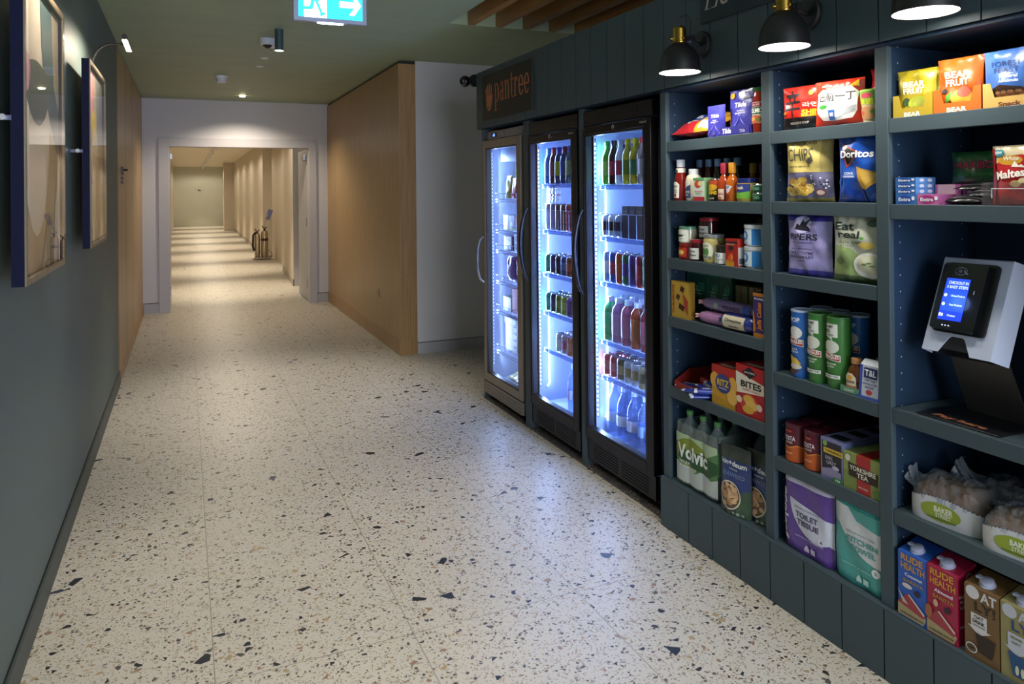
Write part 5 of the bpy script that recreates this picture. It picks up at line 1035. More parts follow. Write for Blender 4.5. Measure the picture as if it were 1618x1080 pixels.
snack_tray('tan cardboard tray holding the blue almond bags', 1.333, 1.190, '#c29c56', 'Snack', .026, tcol='#6a3a1c')
alm = [T('FOREST', 0, .74, .09, .58, '#1c3260', bold=.0), T('FEAST', .0, .63, .09, .48, '#1c3260', bold=.0), T('Natural', .06, .51, .055, .32, '#dfe8f4', bold=.02), T('Almonds', .06, .43, .055, .36, '#dfe8f4', bold=.02), ('P', [(-.36, .3), (-.1, .37), (.3, .3), (.42, .22), (.42, .08), (-.30, .08)], '#3a261c')]
for i in range(14): alm.append(('E', -.25 + .045 * i, .16 + .07 * ((i * 7) % 3) / 2, .06, .03, ['#8a5a38', '#6f4529', '#9c6c46'][i % 3]))
fruit('front blue almond bag in the tan tray', 1.345, 1.208, '#3a68b4', alm, XFR + .006, 67, 'blue almond bags', h=.148)
fruit('second blue almond bag behind the front one', 1.30, 1.16, '#3a68b4', [], XFR + .05, 68, 'blue almond bags', h=.150)
fruit('black snack bag poking up behind the orange bags', 1.42, 1.30, '#1b1b20', [], XFR + .15, 69, None, h=.175)
# chewing gum, sweets
z = SHZ[3][1]
gum = lambda c: [('E', -.05, .5, .38, .42, c), T('Extra', -.05, .5, .36, .6, '#e8eaf6', bold=.03), ('E', .38, .62, .08, .2, '#e8e8f4')]
for k in range(4):
    a = 1.612 - (.0 if k < 3 else -.002); carton('gum_box', '%s blue chewing gum box of the stack at the left end' % ['bottom', 'second', 'third', 'top'][k], 'gum box', 1.610, 1.542, z + [0, .030, .047, .063][k], [.0295, .0165, .0155, .017][k], .085, '#3a6fb8', gum('#1f4a9c'), [('R', 0, 0, 1, 1, '#5a8fd0'), ('E', .3, .5, .12, .3, '#cfdcf0'), ('E', .7, .5, .12, .3, '#cfdcf0')], group='stacked blue chewing gum boxes')
carton('gum_box', 'pink chewing gum box beside the blue stack', 'gum box', 1.537, 1.468, z, .030, .07, '#c06aa0', gum('#9c2a74'), [('R', 0, 0, 1, 1, '#b05a94')])
carton('gum_box', 'open pink chewing gum box behind the front pink one', 'gum box', 1.535, 1.455, z, .058, .07, '#b45c98', [('R', -.4, .5, .3, 1, '#c9b4bc')], x=XFR + .075)
carton('gum_box', 'larger pink chewing gum box with round badge further right', 'gum box', 1.448, 1.36, z, .058, .07, '#b45a96', gum('#8c2a6c'), x=XFR + .075, side=[('R', 0, 0, 1, 1, '#8c4a80')])
for k, (yy, zz, xx) in enumerate(((1.415, .001, .02), (1.36, .018, .03), (1.40, .036, .05), (1.35, .048, .06))):
    o = packet('sweet_packet', 'black liquorice sweet packet lying in the heap, %s' % ['lowest at the left', 'lowest at the right', 'upper left', 'topmost'][k], 'sweet packet', yy + .065, yy - .065, z + zz, .075, .018, '#17171c', [('R', -.4, .15, .4, .25, '#5a5a60'), T('SUGARFREE', 0, .55, .3, .7, '#6a6a74')], seed=70 + k, x=XFR + xx, tilt=-math.radians(78), group='black sweet packets in the heap', wr=.5)
packet('sweet_bag', 'green and maroon sweet bag standing behind the black packets', 'sweet bag', 1.500, 1.35, z + .050, .100, .03, '#1f5a2c', [T('HARIBO', .04, .62, .24, .86, '#16100f', bold=.03), T('HARIBO', .04, .62, .21, .82, '#a02a4a', bold=.03), T('GIANT STRAWBS', .04, .35, .1, .8, '#3a8f4a'), ('R', -.5, 0, .5, .12, '#5c2040')], seed=75, x=XFR + .085, wr=.6)
carton('sweet_box', 'dark shelf ready box under the green sweet bag', 'box', 1.495, 1.355, z, .050, .06, '#241420', x=XFR + .088)
packet('sweet_bag', 'red chocolate ball sharing bag with cream top at the picture edge', 'sweet bag', 1.328, 1.185, z, .158, .035, '#b02024', [('R', -.5, .7, .5, 1, '#c9bd9c'), ('P', [(-.4, .7), (-.2, .82), (.1, .84), (.4, .78), (.5, .6), (.5, .45), (-.45, .45)], '#b02024'), ('E', -.12, .75, .25, .08, '#c9922c'), T('White', -.1, .78, .07, .3, '#f0e8d4', shear=.2), ('P', [(-.1, .64), (-.04, .74), (.04, .66), (.1, .68), (.2, .62)], '#efe9dc'), ('T', 'Maltesers', .02, .54, .14, '#f1ece2', {'w': .86, 'bold': .03, 'rot': .12}), ('E', .0, .36, .1, .055, '#c9a46a'), ('E', .15, .40, .1, .055, '#e0cf9a'), ('E', .14, .34, .05, .03, '#7a4a24'), ('E', -.34, .88, .12, .06, '#2a7c88'), T('NEW', -.34, .88, .05, .16, '#dfeef0'), ('R', -.5, 0, -.42, .95, '#8c1418')], seed=76, x=XFR + .012, wr=.8)
AC = glass('acrylic', '#f4f6f8', .02, 1.5, .02)
b = B(); b.box(-.078, .085, 0, .003, 0, .062, AC); b.box(-.078, -.075, .003, .11, 0, .062, AC); b.box(-.075, .085, .003, .11, 0, .003, AC)
b.tube([(-.05, -.001, .02), (-.05, -.001, .045), (.085, -.001, .045)], .0012, M('#d8d8de', .1, alpha=.6), 6); place(tag(b.build('acrylic_holder'), 'clear acrylic holder in front of the red sharing bag', 'holder'), 1.335, 1.185, z, XFR - .006)
# payment terminal
z = SHZ[3][2]
t = thing('payment_terminal', 'white payment terminal with glowing blue screen on a black stand', 'payment terminal', (2.10, 1.43, z), ROT)
BS = M('#15151a', .35); WT = M('#b4bcd4', .35)
b = B(); b.box(-.115, .13, -.125, .16, 0, .005, BS); b.build('base_plate', t, bevel=.002)
b = B(); b.prism([(-.04, .005), (.10, .005), (.135, .16), (.135, .17)], lambda u, v, d: (u, v, d), 0, BS) if False else None
b.add([(-.065, .03, .005), (.115, .03, .005), (-.085, -.06, .27), (.085, -.06, .27), (-.065, .036, .005), (.115, .036, .005), (-.085, -.054, .27), (.085, -.054, .27)], [(0, 1, 3, 2), (4, 6, 7, 5), (0, 2, 6, 4), (1, 5, 7, 3), (0, 4, 5, 1), (2, 3, 7, 6)], M('#2e2c2a', .4)); b.build('stand_plate', t)
b = B(); art(b, [('T', 'Pay here', .0, -.098, .030, M('#a86848', .5), {'w': .155, 'bold': .03, 'shear': .2})], lambda u, v, h: (u, v, .005 + h), .0006); b.build('stand_lettering', t)
hd = Matrix.Translation((0, -.115, .195)) @ Matrix.Rotation(math.radians(-22), 4, 'X') @ Matrix.Rotation(math.radians(-3), 4, 'Z')
def hb(b, *a): b.box(*a, T=hd)
b = B(); HW, HH = .105, .285
pts = [(-HW, 0), (-.055, 0), (-.03, .045), (-.022, .05), (.012, .05), (.02, .045), (.045, 0), (HW, 0), (HW, HH), (-HW, HH)]
b.prism(pts, lambda u, v, d: hd @ Vector((u, d, v)), .003, WT)
b.prism([(HW, 0), (HW + .001, 0), (HW + .001, HH), (HW, HH)], lambda u, v, d: hd @ Vector((u + d * .35, d, v)), .05, WT)
b.prism([(-HW - .001, 0), (-HW, 0), (-HW, HH), (-HW - .001, HH)], lambda u, v, d: hd @ Vector((u - d * .1, d, v)), .05, WT)
b.prism([(-HW, 0), (HW, 0), (HW + .017, .05), (-HW - .005, .05)], lambda u, v, d: hd @ Vector((u, v, HH - d)), .003, WT); b.build('screen_housing', t)
b = B(); hb(b, -HW + .006, HW - .004, .05, .054, .002, HH - .002, BS); hb(b, -.06, .06, .004, .04, .012, .055, BS); b.build('housing_back', t)
b = B(); rx0, rx1, rz0, rz1 = -.083, .055, .062, .262
def rr(x0, x1, z0, z1, r, n=5):
    out = []
    for cx, cz, a0 in ((x1 - r, z0 + r, -PI / 2), (x1 - r, z1 - r, 0), (x0 + r, z1 - r, PI / 2), (x0 + r, z0 + r, PI)):
        out += [(cx + r * math.cos(a0 + PI / 2 * i / n), cz + r * math.sin(a0 + PI / 2 * i / n)) for i in range(n + 1)]
    return out
b.prism(rr(rx0, rx1, rz0, rz1, .012), lambda u, v, d: hd @ Vector((u, -.022 + d, v)), .024, M('#0c0d12', .22, coat=.4)); b.build('card_reader', t)
b = B(); b.prism(rr(rx0 - .003, rx1 + .022, rz0 - .004, rz1 + .006, .013), lambda u, v, d: hd @ Vector((u, -.006 + d, v)), .008, M('#101117', .3)); b.build('reader_cradle', t)
b = B(); sc = lambda u, v, h: hd @ Vector((u, -.0225 - h, v)); LW = M('#cfdcff', .4, emit=1.0)
art(b, [('R', -.062, .09, .012, .215, M('#2247e6', .4, emit=1.15)), ('R', -.062, .09, .012, .117, M('#1735dd', .4, emit=1.15)), ('T', 'CHECKOUT IN', -.022, .202, .009, LW, {'w': .062, 'bold': .03}), ('T', '3 EASY STEPS', -.022, .189, .009, LW, {'w': .066, 'bold': .03}), ('T', 'Choose Products', -.014, .163, .006, LW, {'w': .044}), ('T', 'Scan Products', -.014, .136, .006, LW, {'w': .040}), ('T', 'Checkout', -.020, .104, .006, LW, {'w': .026}),
        ('E', -.052, .163, .005, .005, LW), ('E', -.052, .136, .005, .005, LW), ('R', -.058, .099, -.052, .109, LW), ('R', -.050, .099, -.045, .108, LW)], sc, .0004); b.build('screen', t)
b = B(); art(b, [('E', -.024, .238, .019, .012, M('#9a9aa6', .4)), ('E', -.024, .238, .0175, .0105, M('#0c0d12', .3)), ('T', ')))', -.026, .238, .010, M('#9a9aa6', .4), {'w': .010}), ('P', [(-.014, .243), (-.008, .236), (.002, .23), (-.004, .229), (-.014, .236)], M('#9a9aa6', .4)), ('R', .030, .172, .033, .183, M('#c9c9d6', .4)), ('E', -.040, .074, .002, .002, LW), ('E', -.03, .074, .002, .002, LW), ('E', -.02, .074, .002, .002, LW)], sc, .0004); b.build('reader_symbols', t)
light('POINT', tuple(hd @ Vector((-.02, -.04, .15))), .15, (.2, .35, 1), t, shadow_soft_size=.03)
# bread
z = SHZ[3][3]
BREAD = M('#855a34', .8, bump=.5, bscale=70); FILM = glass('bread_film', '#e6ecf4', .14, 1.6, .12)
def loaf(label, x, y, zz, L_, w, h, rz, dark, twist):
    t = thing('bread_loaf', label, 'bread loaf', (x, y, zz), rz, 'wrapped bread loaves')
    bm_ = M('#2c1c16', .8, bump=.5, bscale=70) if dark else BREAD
    seed = L_ * 100
    def sf(L2, w2, h2, k=.0, wob=0):
        def f(i, j):
            a = 2 * PI * i; q = 2 * j - 1; e = (1 - abs(q) ** 5) ** .5 if abs(q) < 1 else 0
            cy, cz = math.cos(a), math.sin(a); ex = .6
            yy = math.copysign(abs(cy) ** ex, cy) * w2 / 2 * e * (1 + .05 * (cz > 0)); zr = math.copysign(abs(cz) ** ex, cz)
            zz2 = (zr * .5 + .5) * h2 * (e if zr > 0 else 1) + (0 if zr > 0 else (1 - e) * h2 * .3)
            wb = 1 + wob * (noise.noise(Vector((math.cos(a) * 2.2, math.sin(a) * 2.2, j * 9 + seed))) + .8 * abs(noise.noise(Vector((math.cos(a) * 1.5 + 7, math.sin(a) * 5, j * 22 + seed)))))
            return (q * L2 / 2, yy * wb, zz2 * (wb if cz > 0 else 1) + .001)
        return f
    b = B(); b.grid(sf(L_ * .94, w * .94, h * .94), 24, 20, bm_); b.build('loaf_bread', t, smooth=70)
    b = B(); b.grid(sf(L_, w, h, wob=.10), 60, 60, FILM); b.build('bread_film', t, smooth=60)
    b = B(); f0 = sf(L_ * 1.02, w * 1.03, h); m = M('#c2c2c6', .6)
    # paper sleeve round the lower half with a zig-zag upper edge
    def pap(u, v, hh):   # u along, v height
        q = u / (L_ * .51); e = max(0, 1 - abs(q) ** 5) ** .5 if abs(q) < 1 else 0
        return (u, -(w * .515 * max(e, .25) + hh + .004 * (1 - (v / (h * .5) - .5) ** 2) * 1), v)
    n = 44
    for s in (1, -1):
        vs = []
        for i in range(n + 1):
            u = (i / n - .5) * L_ * .99; top = h * .60 + (.004 if i % 2 else 0) - h * .16 * abs(2 * i / n - 1) ** 2
            for j in range(5):
                p = pap(u, top * j / 4, 0); vs.append((p[0], p[1] * s, p[2]))
        b.add(vs, [(i * 5 + j, i * 5 + 5 + j, i * 5 + 6 + j, i * 5 + 1 + j) for i in range(n) for j in range(4)], m)
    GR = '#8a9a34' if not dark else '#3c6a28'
    art(b, [('E', -.005, h * .29, L_ * .26, h * .21, GR), ('T', 'BAKER', .004, h * .36, h * .13, '#dfe0cc', {'w': L_ * .24, 'bold': .03}), ('T', 'STREET', .004, h * .23, h * .10, '#dfe0cc', {'w': L_ * .20}), ('R', -L_ * .2, h * .13, L_ * .18, h * .16, '#5c6a28')], lambda u, v, hh: pap(u, v, hh + .0008), .0005, (L_ / 24, h * .08))
    b.build('paper_sleeve', t, smooth=40, fixn=False)
    if twist:
        b = B()
        def g(i, j):
            a = 2 * PI * i; r = (.030 * (1 - j) ** 1.5 + .007) + (.035 * max(0, j - .45)) ; r *= 1 + .25 * math.sin(a * 5 + j * 9)
            d = Vector(twist); base = Vector((L_ * .40 * (1 if d.x > 0 else -1), 0, h * .55)); p = base + d * j
            return (p.x + .3 * r * math.sin(a), p.y + r * math.cos(a), p.z + r * math.sin(a))
        b.grid(g, 30, 14, glass('film_milky', '#c8d0dc', .15, 1.5, .35)); b.build('twisted_film_end', t, smooth=25)
    return t
loaf('left bread loaf in clear film and white paper at the front', XFR + .075, 1.478, z, .225, .11, .125, ROT + .10, False, (-.04, .0, .035))
loaf('right bread loaf in clear film and white paper at the front', XFR + .070, 1.262, z, .215, .11, .115, ROT + .14, False, None)
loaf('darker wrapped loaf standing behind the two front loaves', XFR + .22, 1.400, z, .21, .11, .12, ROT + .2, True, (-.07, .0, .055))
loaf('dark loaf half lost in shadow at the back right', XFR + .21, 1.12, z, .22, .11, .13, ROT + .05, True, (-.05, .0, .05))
# milk alternative cartons on the plinth
z = ZP
def drink(label, yl, yr, base, side, items, sideitems, x=XFR - .012):
    w = (yl - yr) * SC; h = .205; d = .082
    t = thing('drink_carton', label, 'drink carton', (x, (yl + yr) / 2 * SC, z), ROT, 'plant drink cartons')
    b = B(); b.box(-w / 2, w / 2, 0, d, 0, h - .012, M(base, .4))
    b.add([(-w / 2, 0, h - .012), (w / 2, 0, h - .012), (w / 2, d, h + .010), (-w / 2, d, h + .010), (-w / 2, d, h - .012), (w / 2, d, h - .012)], [(0, 1, 2, 3), (0, 3, 4), (1, 5, 2), (3, 2, 5, 4)], M(base, .4))
    art(b, [(q[0],) + tuple(q[1:]) for q in items], lambda u, v, hh: (u * w, -hh, v * h), .0004); art(b, sideitems, lambda u, v, hh: (w / 2 + hh, u * d, v * h), .0004)
    b.build('carton_body', t, smooth=0)
    b = B(); b.lathe([(.021, 0), (.021, .003), (.018, .005), (.018, .014), (.015, .016)], M('#aab0ca', .35), 28, T=Matrix.Translation((-.002, .03, h - .006)) @ Matrix.Rotation(math.radians(15), 4, 'X')); b.box(-.030, -.014, .022, .038, h + .004, h + .010, M('#aab0ca', .35)); b.build('screw_cap', t)
    return t
rude = lambda fl, flc: [T('RUDE', .0, .87, .095, .78, '#cc9434', bold=.03), T('HEALTH', .03, .75, .095, .84, '#cc9434', bold=.025), T(fl, .06, .635, .05, .62, '#e0dce6', bold=.03), T('BARISTA', .06, .55, .05, .7, '#b08a34', bold=.02),
     ('P', [(-.5, .02), (.4, .02), (.5, .12), (.44, .17), (-.15, .22), (-.5, .2)], '#a89872'), ('P', [(-.15, .37), (.5, .17), (.4, .12), (-.5, .19)], '#a03a44'), ('P', [(-.12, .35), (-.08, .37), (.46, .19), (.42, .16)], '#c8bfb4'), T('GLUTEN FREE', -.22, .07, .03, .4, '#2a2620'), T('NO ADDED SUGAR', .2, .07, .03, .42, '#2a2620'), ('E', .2, .43, .1, .045, '#262430')]
drink('bright blue drink carton with orange lettering, leftmost on the plinth', 1.608, 1.515, '#2558b4', '', rude('Coconut', 1) + [('E', -.14, .48, .18, .035, '#cfc8c0'), ('P', [(-.5, .4), (-.3, .22), (-.1, .22), (-.3, .3)], '#b8b2a6')], [('R', .15, .2, .5, .7, '#3a6cc0'), ('E', .6, .9, .14, .06, '#cfd6e8'), ('E', .6, .9, .11, .045, '#1f4a9c')])
drink('crimson drink carton with orange lettering beside the blue one', 1.512, 1.420, '#9c1c40', '', rude('Almond', 1) + [('E', -.18, .46, .08, .05, '#c9a888'), ('E', -.42, .3, .12, .1, '#a0603c')], [T('RUDE', .35, .66, .04, .5, '#d8c8d0', bold=.03), T('FOR', .35, .59, .04, .4, '#d8c8d0', bold=.03), T('LIFE', .35, .52, .04, .4, '#d8c8d0', bold=.03), ('E', .6, .9, .14, .06, '#cfd6e8'), ('E', .6, .9, .11, .045, '#8a1838'), T('NEVER FOR FUN', .4, .26, .03, .6, '#d8c8d0')])
drink('brown oat drink carton with white arrow', 1.398, 1.302, '#6f5230', '', [('E', -.26, .86, .2, .085, '#cfcdd0'), T('AT', .2, .85, .13, .46, '#cfcdd0', bold=.03), T('LY!', .1, .70, .13, .6, '#2e2418', bold=.025), ('P', [(-.3, .60), (.16, .60), (.16, .42), (.28, .42), (-.06, .33), (-.4, .42), (-.3, .42)], '#cfcdd0'), T('OAT', -.07, .56, .045, .28, '#2e2418', bold=.03), T('DRINK', -.07, .50, .045, .36, '#2e2418', bold=.03), T('CHOCOLATE', -.07, .45, .02, .36, '#2e2418'), ('P', [(-.18, .36), (.4, .34), (.3, .10), (-.06, .12)], '#2c2018'), ('E', -.28, .13, .17, .065, '#cfcdd0'), ('E', -.28, .13, .14, .05, '#5c4630'), T('OAT', -.28, .13, .03, .16, '#cfcdd0')],
      [T('POW', .45, .72, .06, .6, '#cfcdd0', bold=.03), T('ERED', .45, .63, .06, .6, '#cfcdd0', bold=.03), T('PLANT', .45, .54, .06, .7, '#cfcdd0', bold=.03)])
drink('tan oat drink carton with blue lettering at the picture edge', 1.298, 1.202, '#8c8458', '', [('E', -.26, .86, .2, .085, '#b8bcc8'), T('AT', .2, .85, .13, .46, '#b8bcc8', bold=.03), T('LY!', .1, .70, .13, .6, '#1f4a78', bold=.025), ('P', [(-.3, .60), (.16, .60), (.16, .42), (.28, .42), (-.06, .33), (-.4, .42), (-.3, .42)], '#b8bcc8'), T('ORGANIC', -.07, .55, .035, .34, '#6a6430', bold=.03), T('OAT', -.07, .49, .035, .25, '#6a6430'), ('P', [(-.3, .36), (.34, .34), (.24, .08), (-.16, .08)], '#1f4a78'), ('E', -.05, .16, .05, .06, '#c9c9b0'), ('E', .1, .16, .05, .06, '#c9c9b0')], [])

# ------------------------------------------------------------------ drinks fridges and freezer
LINER = M('#b9c2d6', .45); DARKM = M('#15151a', .38, .2); DARKF = M('#1b1a1d', .35, .5); WIRE = M('#c9d3ea', .3, .4)
FX = 1.976
def fridge(y0, y1, kind, label, shelves, light_w):
    steel = kind == 'steel'; yc = (y0 + y1) / 2; hw = (y1 - y0) / 2
    t = thing('glass_door_freezer' if steel else 'drinks_fridge', label, 'freezer' if steel else 'fridge', (FX, yc, .004), group=None if steel else 'black drinks fridges')
    body = M('#5c5c60', .4, .5) if steel else DARKM; fr = BRONZE if steel else DARKF
    zt = 1.915; dz0, dz1 = (.135, 1.852) if steel else (.165, 1.83); D = .60; cw = hw + .005
    b = B()      # cabinet
    b.box(.055, D, -cw, -cw + .028, .05, zt, body); b.box(.055, D, cw - .028, cw, .05, zt, body); b.box(D, D + .02, -cw, cw, .05, zt, body)
    b.box(.055, D, -cw + .028, cw - .028, dz1 - .01, zt, body); b.box(.02, D, -cw + .028, cw - .028, .05, dz0 - .005, body); b.build('cabinet', t)
    b = B(); iw = cw - .028   # white interior
    b.box(.057, D, -iw, -iw + .004, dz0, dz1 - .01, LINER); b.box(.057, D, iw - .004, iw, dz0, dz1 - .01, LINER); b.box(D - .05, D - .001, -iw + .004, iw - .004, dz0, dz1 - .01, LINER)
    b.box(.057, D - .05, -iw + .004, iw - .004, dz0 - .004, dz0 + .004, LINER); b.box(.057, D - .05, -iw + .004, iw - .004, dz1 - .02, dz1 - .010, LINER)
    for k in range(26):
        z_ = .25 + k * .058
        b.box(D - .062, D - .05, -iw + .03, iw - .03, z_, z_ + .03, LINER)
    b.build('interior_liner', t)
    if steel: B().box(.12, D - .08, -iw + .03, iw - .03, dz1 - .15, dz1 - .02, M('#9fb0d0', .4)).build('fan_box', t)
    gw = .058
    b = B()      # door frame
    gl = -hw + gw; gr = hw - .020 if not steel else hw - .045; gz0, gz1 = (dz0 + .055, dz1 - .055) if steel else (dz0 + .048, dz1 - .040)
    b.box(0, .045, -hw, gl, dz0, dz1, fr); b.box(0, .045, gr, hw, dz0, dz1, fr); b.box(0, .045, gl, gr, dz0, gz0, fr); b.box(0, .045, gl, gr, gz1, dz1, fr)
    dr = b.build('door', t, bevel=.003)
    b = B()
    for q in ((gl, gl + .012, gz0, gz1), (gr - .012, gr, gz0, gz1)): b.box(.004, .04, q[0], q[1], q[2], q[3], BLACK)
    b.box(.004, .04, gl + .012, gr - .012, gz0, gz0 + .01, BLACK); b.box(.004, .04, gl + .012, gr - .012, gz1 - .01, gz1, BLACK); b.build('door_gasket', dr)
    B().box(.010, .014, gl + .002, gr - .002, gz0 + .001, gz1 - .001, glass('fridge_glass', '#eef4ff', 0, 1.4)).build('door_glass', dr)
    if steel:
        b = B(); hy = hw - .012; b.tube([(0, hy, .835), (-.03, hy + .002, .86), (-.048, hy, .92), (-.052, hy, 1.0), (-.048, hy, 1.08), (-.03, hy + .002, 1.14), (0, hy, 1.165)], .010, SILVER, 10); b.build('door_handle', dr)
    else:
        b = B(); hy = hw - .008; n = 16; pts = []
        for i in range(n + 1):
            q = i / n; pts.append((-.006 - .052 * math.sin(PI * q) ** .7, hy, .93 + .455 * q))
        b.tube(pts, [.009 + .005 * math.sin(PI * i / n) for i in range(n + 1)], M('#0e1226', .3), 12); b.build('door_handle', dr)
    b = B(); b.lathe([(.011, 0), (.011, .004), (.005, .006)], CHROME, 18, T=Matrix.Translation((0, 0, (dz1 + gz1) / 2 if not steel else 1.89)) @ Matrix.Rotation(-PI / 2, 4, 'Y'))
    if not steel: b.build('door_lock', dr)
    else: b.v = [(v[0] + .03, v[1] + .0, v[2]) for v in b.v]; b.build('head_lock', t)
    if steel:
        b = B(); b.box(.03, .055, -hw, hw, dz1 + .006, zt, M('#8a8d98', .35, .4)); b.build('head_panel', t, bevel=.002)
        b = B(); b.box(.027, .031, hw - .20, hw - .10, dz1 + .016, dz1 + .052, M('#0a1030', .3)); art(b, [('T', '-18', 0, 0, .02, M('#5c8cff', .4, emit=4), {'w': .035})], lambda u, v, h: (.027 - h, hw - .15 - u, dz1 + .034 + v), .0006); b.build('temperature_display', t)
        b = B(); b.box(.002, .045, -hw, hw, .045, dz0 - .008, BRONZE)
        for r in range(3):
            for k in range(34):
                u = -hw + .022 + k * (2 * hw - .044) / 33; v = .062 + r * .022
                b.add([(.0015, u + .005 * math.cos(a * PI / 3), v + .005 * math.sin(a * PI / 3)) for a in range(6)], [tuple(range(6))], BLACK)
        b.build('base_grille', t)
    else:
        b = B(); b.box(.012, .055, -hw, hw, dz1 + .008, zt, DARKM)
        for k in range(5): b.box(.009, .012, -hw + .004, hw - .004, dz1 + .016 + k * .0145, dz1 + .0185 + k * .0145, M('#4a4744', .3, .6))
        b.box(.008, .013, -.20, .20, dz1 + .02, zt - .012, DARKM); b.build('top_grille', t)
        b = B(); b.box(.016, .055, -hw + .01, hw - .01, .045, dz0 - .008, DARKF)
        for s, n0 in ((1, 0), (-1, 0)):
            for k in range(6): b.box(.0135, .0165, min(s * .02, s * (hw - .07)), max(s * .02, s * (hw - .07)), .058 + k * .0145 , .064 + k * .0145, M('#050506', .6))
        b.build('base_grille', t)
    b = B()
    for sx in (.08, D - .05):
        for s in (-1, 1): b.lathe([(.018, 0), (.018, .05)], BLACK, 10, c=(sx, s * (hw - .06), 0))
    b.build('feet', t)
    # small maker's lettering
    b = B(); art(b, [('T', 'tefcold', 0, 0, .011, M('#b9b4ac', .4), {'w': .055})], lambda u, v, h: (((-.0) if not steel else .029) - h, -hw + .06 - u, (dz1 - .018 if not steel else dz1 + .034) + v), .0006); b.build('maker_lettering', t)
    # lamp strips inside the door jambs
    st = M('#e8f2ff', .4, emit=7 if not steel else 2.0)
    for s in (-1, 1):
        b = B(); yy = s * (iw - .012)
        b.box(.062, .072, yy - .004, yy + .004, dz0 + .10, dz1 - .06, M('#9fb6e8', .4))
        for k in range(60):
            z_ = dz0 + .11 + k * (dz1 - dz0 - .18) / 60; b.box(.0605, .0625, yy - .003, yy + .003, z_, z_ + .012, st)
        b.build('lamp_strip', t)
        lo = light('AREA', (.085, s * (iw - .018), (dz0 + dz1) / 2), light_w, (.40, .58, 1.0) if not steel else (.50, .66, 1.0), t, shape='RECTANGLE', size=.012, size_y=1.5)
        dirv = Vector((.55, -s * .8, 0)).normalized(); lo.data.spread = math.radians(170)
        zax = -dirv; yax = Vector((0, 0, 1)); xax = yax.cross(zax); lo.rotation_euler = Matrix((xax, yax, zax)).transposed().to_euler()
    # curved bright lamp cover along the left jamb
    if not steel:
        b = B(); yy = iw - .03; pts = [(.10, yy, dz0 + .10), (.115, yy, dz0 + .12), (.115, yy, dz1 - .14)]
        b.tube(pts, .006, M('#dfeaff', .3, emit=1.2), 8); b.build('lamp_tube', t)
    for k, zz in enumerate(shelves):
        b = B(); x0, x1 = .085, D - .065
        b.box(x0, x0 + .004, -iw + .008, iw - .008, zz - .008, zz - .004, WIRE); b.box(x0, x0 + .003, -iw + .008, iw - .008, zz - .026, zz - .023, WIRE); b.box(x1, x1 + .004, -iw + .008, iw - .008, zz - .008, zz - .004, WIRE)
        for q in range(24):
            u = -iw + .012 + q * (2 * iw - .024) / 23; b.box(x0, x1, u - .0012, u + .0012, zz - .004, zz - .0015, WIRE); b.box(x0, x0 + .003, u - .001, u + .001, zz - .025, zz - .006, WIRE)
        if (not steel and k in (1,)) or steel:
            for q in range(9):
                u = -iw + .012 + q * (2 * iw - .024) / 8; b.box(x0 - .003, x0, u - .0015, u + .0015, zz - .01, zz + (.12 if not steel else .035), WIRE)
            b.box(x0 - .003, x0, -iw + .008, iw - .008, zz + (.12 if not steel else .035), zz + (.123 if not steel else .038), WIRE)
        if not steel: b.box(x0 - .004, x0 - .001, -iw + .008, iw - .008, zz - .022, zz - .002, glass('price_rail', '#cfe0ff', .1, 1.4, .25))
        b.build('wire_shelf', t)
    return t, iw, yc
ORD = ['first', 'second', 'third', 'fourth', 'fifth', 'sixth', 'seventh', 'eighth', 'ninth']
SHN = ['top', 'second', 'third', 'fourth', 'fifth', 'lowest']
BT = {  # name -> body profile (height scaled), cap radius
    'drink': [(.026, 0), (.0305, .01), (.031, .05), (.027, .09), (.031, .13), (.029, .155), (.017, .185), (.013, .20), (.013, .21)],
    'sport': [(.027, 0), (.031, .008), (.031, .06), (.026, .10), (.030, .14), (.026, .165), (.016, .18), (.016, .195)],
    'can': [(.024, 0), (.0325, .008), (.033, .012), (.033, .10), (.027, .113)],
    'slim': [(.022, 0), (.028, .007), (.0285, .012), (.0285, .145), (.024, .157)],
    'smooth': [(.038, 0), (.0405, .008), (.0405, .15), (.036, .18), (.018, .205), (.018, .215)],
    'water': [(.034, 0), (.041, .01), (.042, .06), (.038, .12), (.042, .16), (.038, .195), (.018, .24), (.014, .26), (.014, .268)]}
BH = {'drink': (.215, .016, .235), 'sport': (.19, .017, .225), 'smooth': (.212, .02, .232), 'water': (.264, .016, .284)}
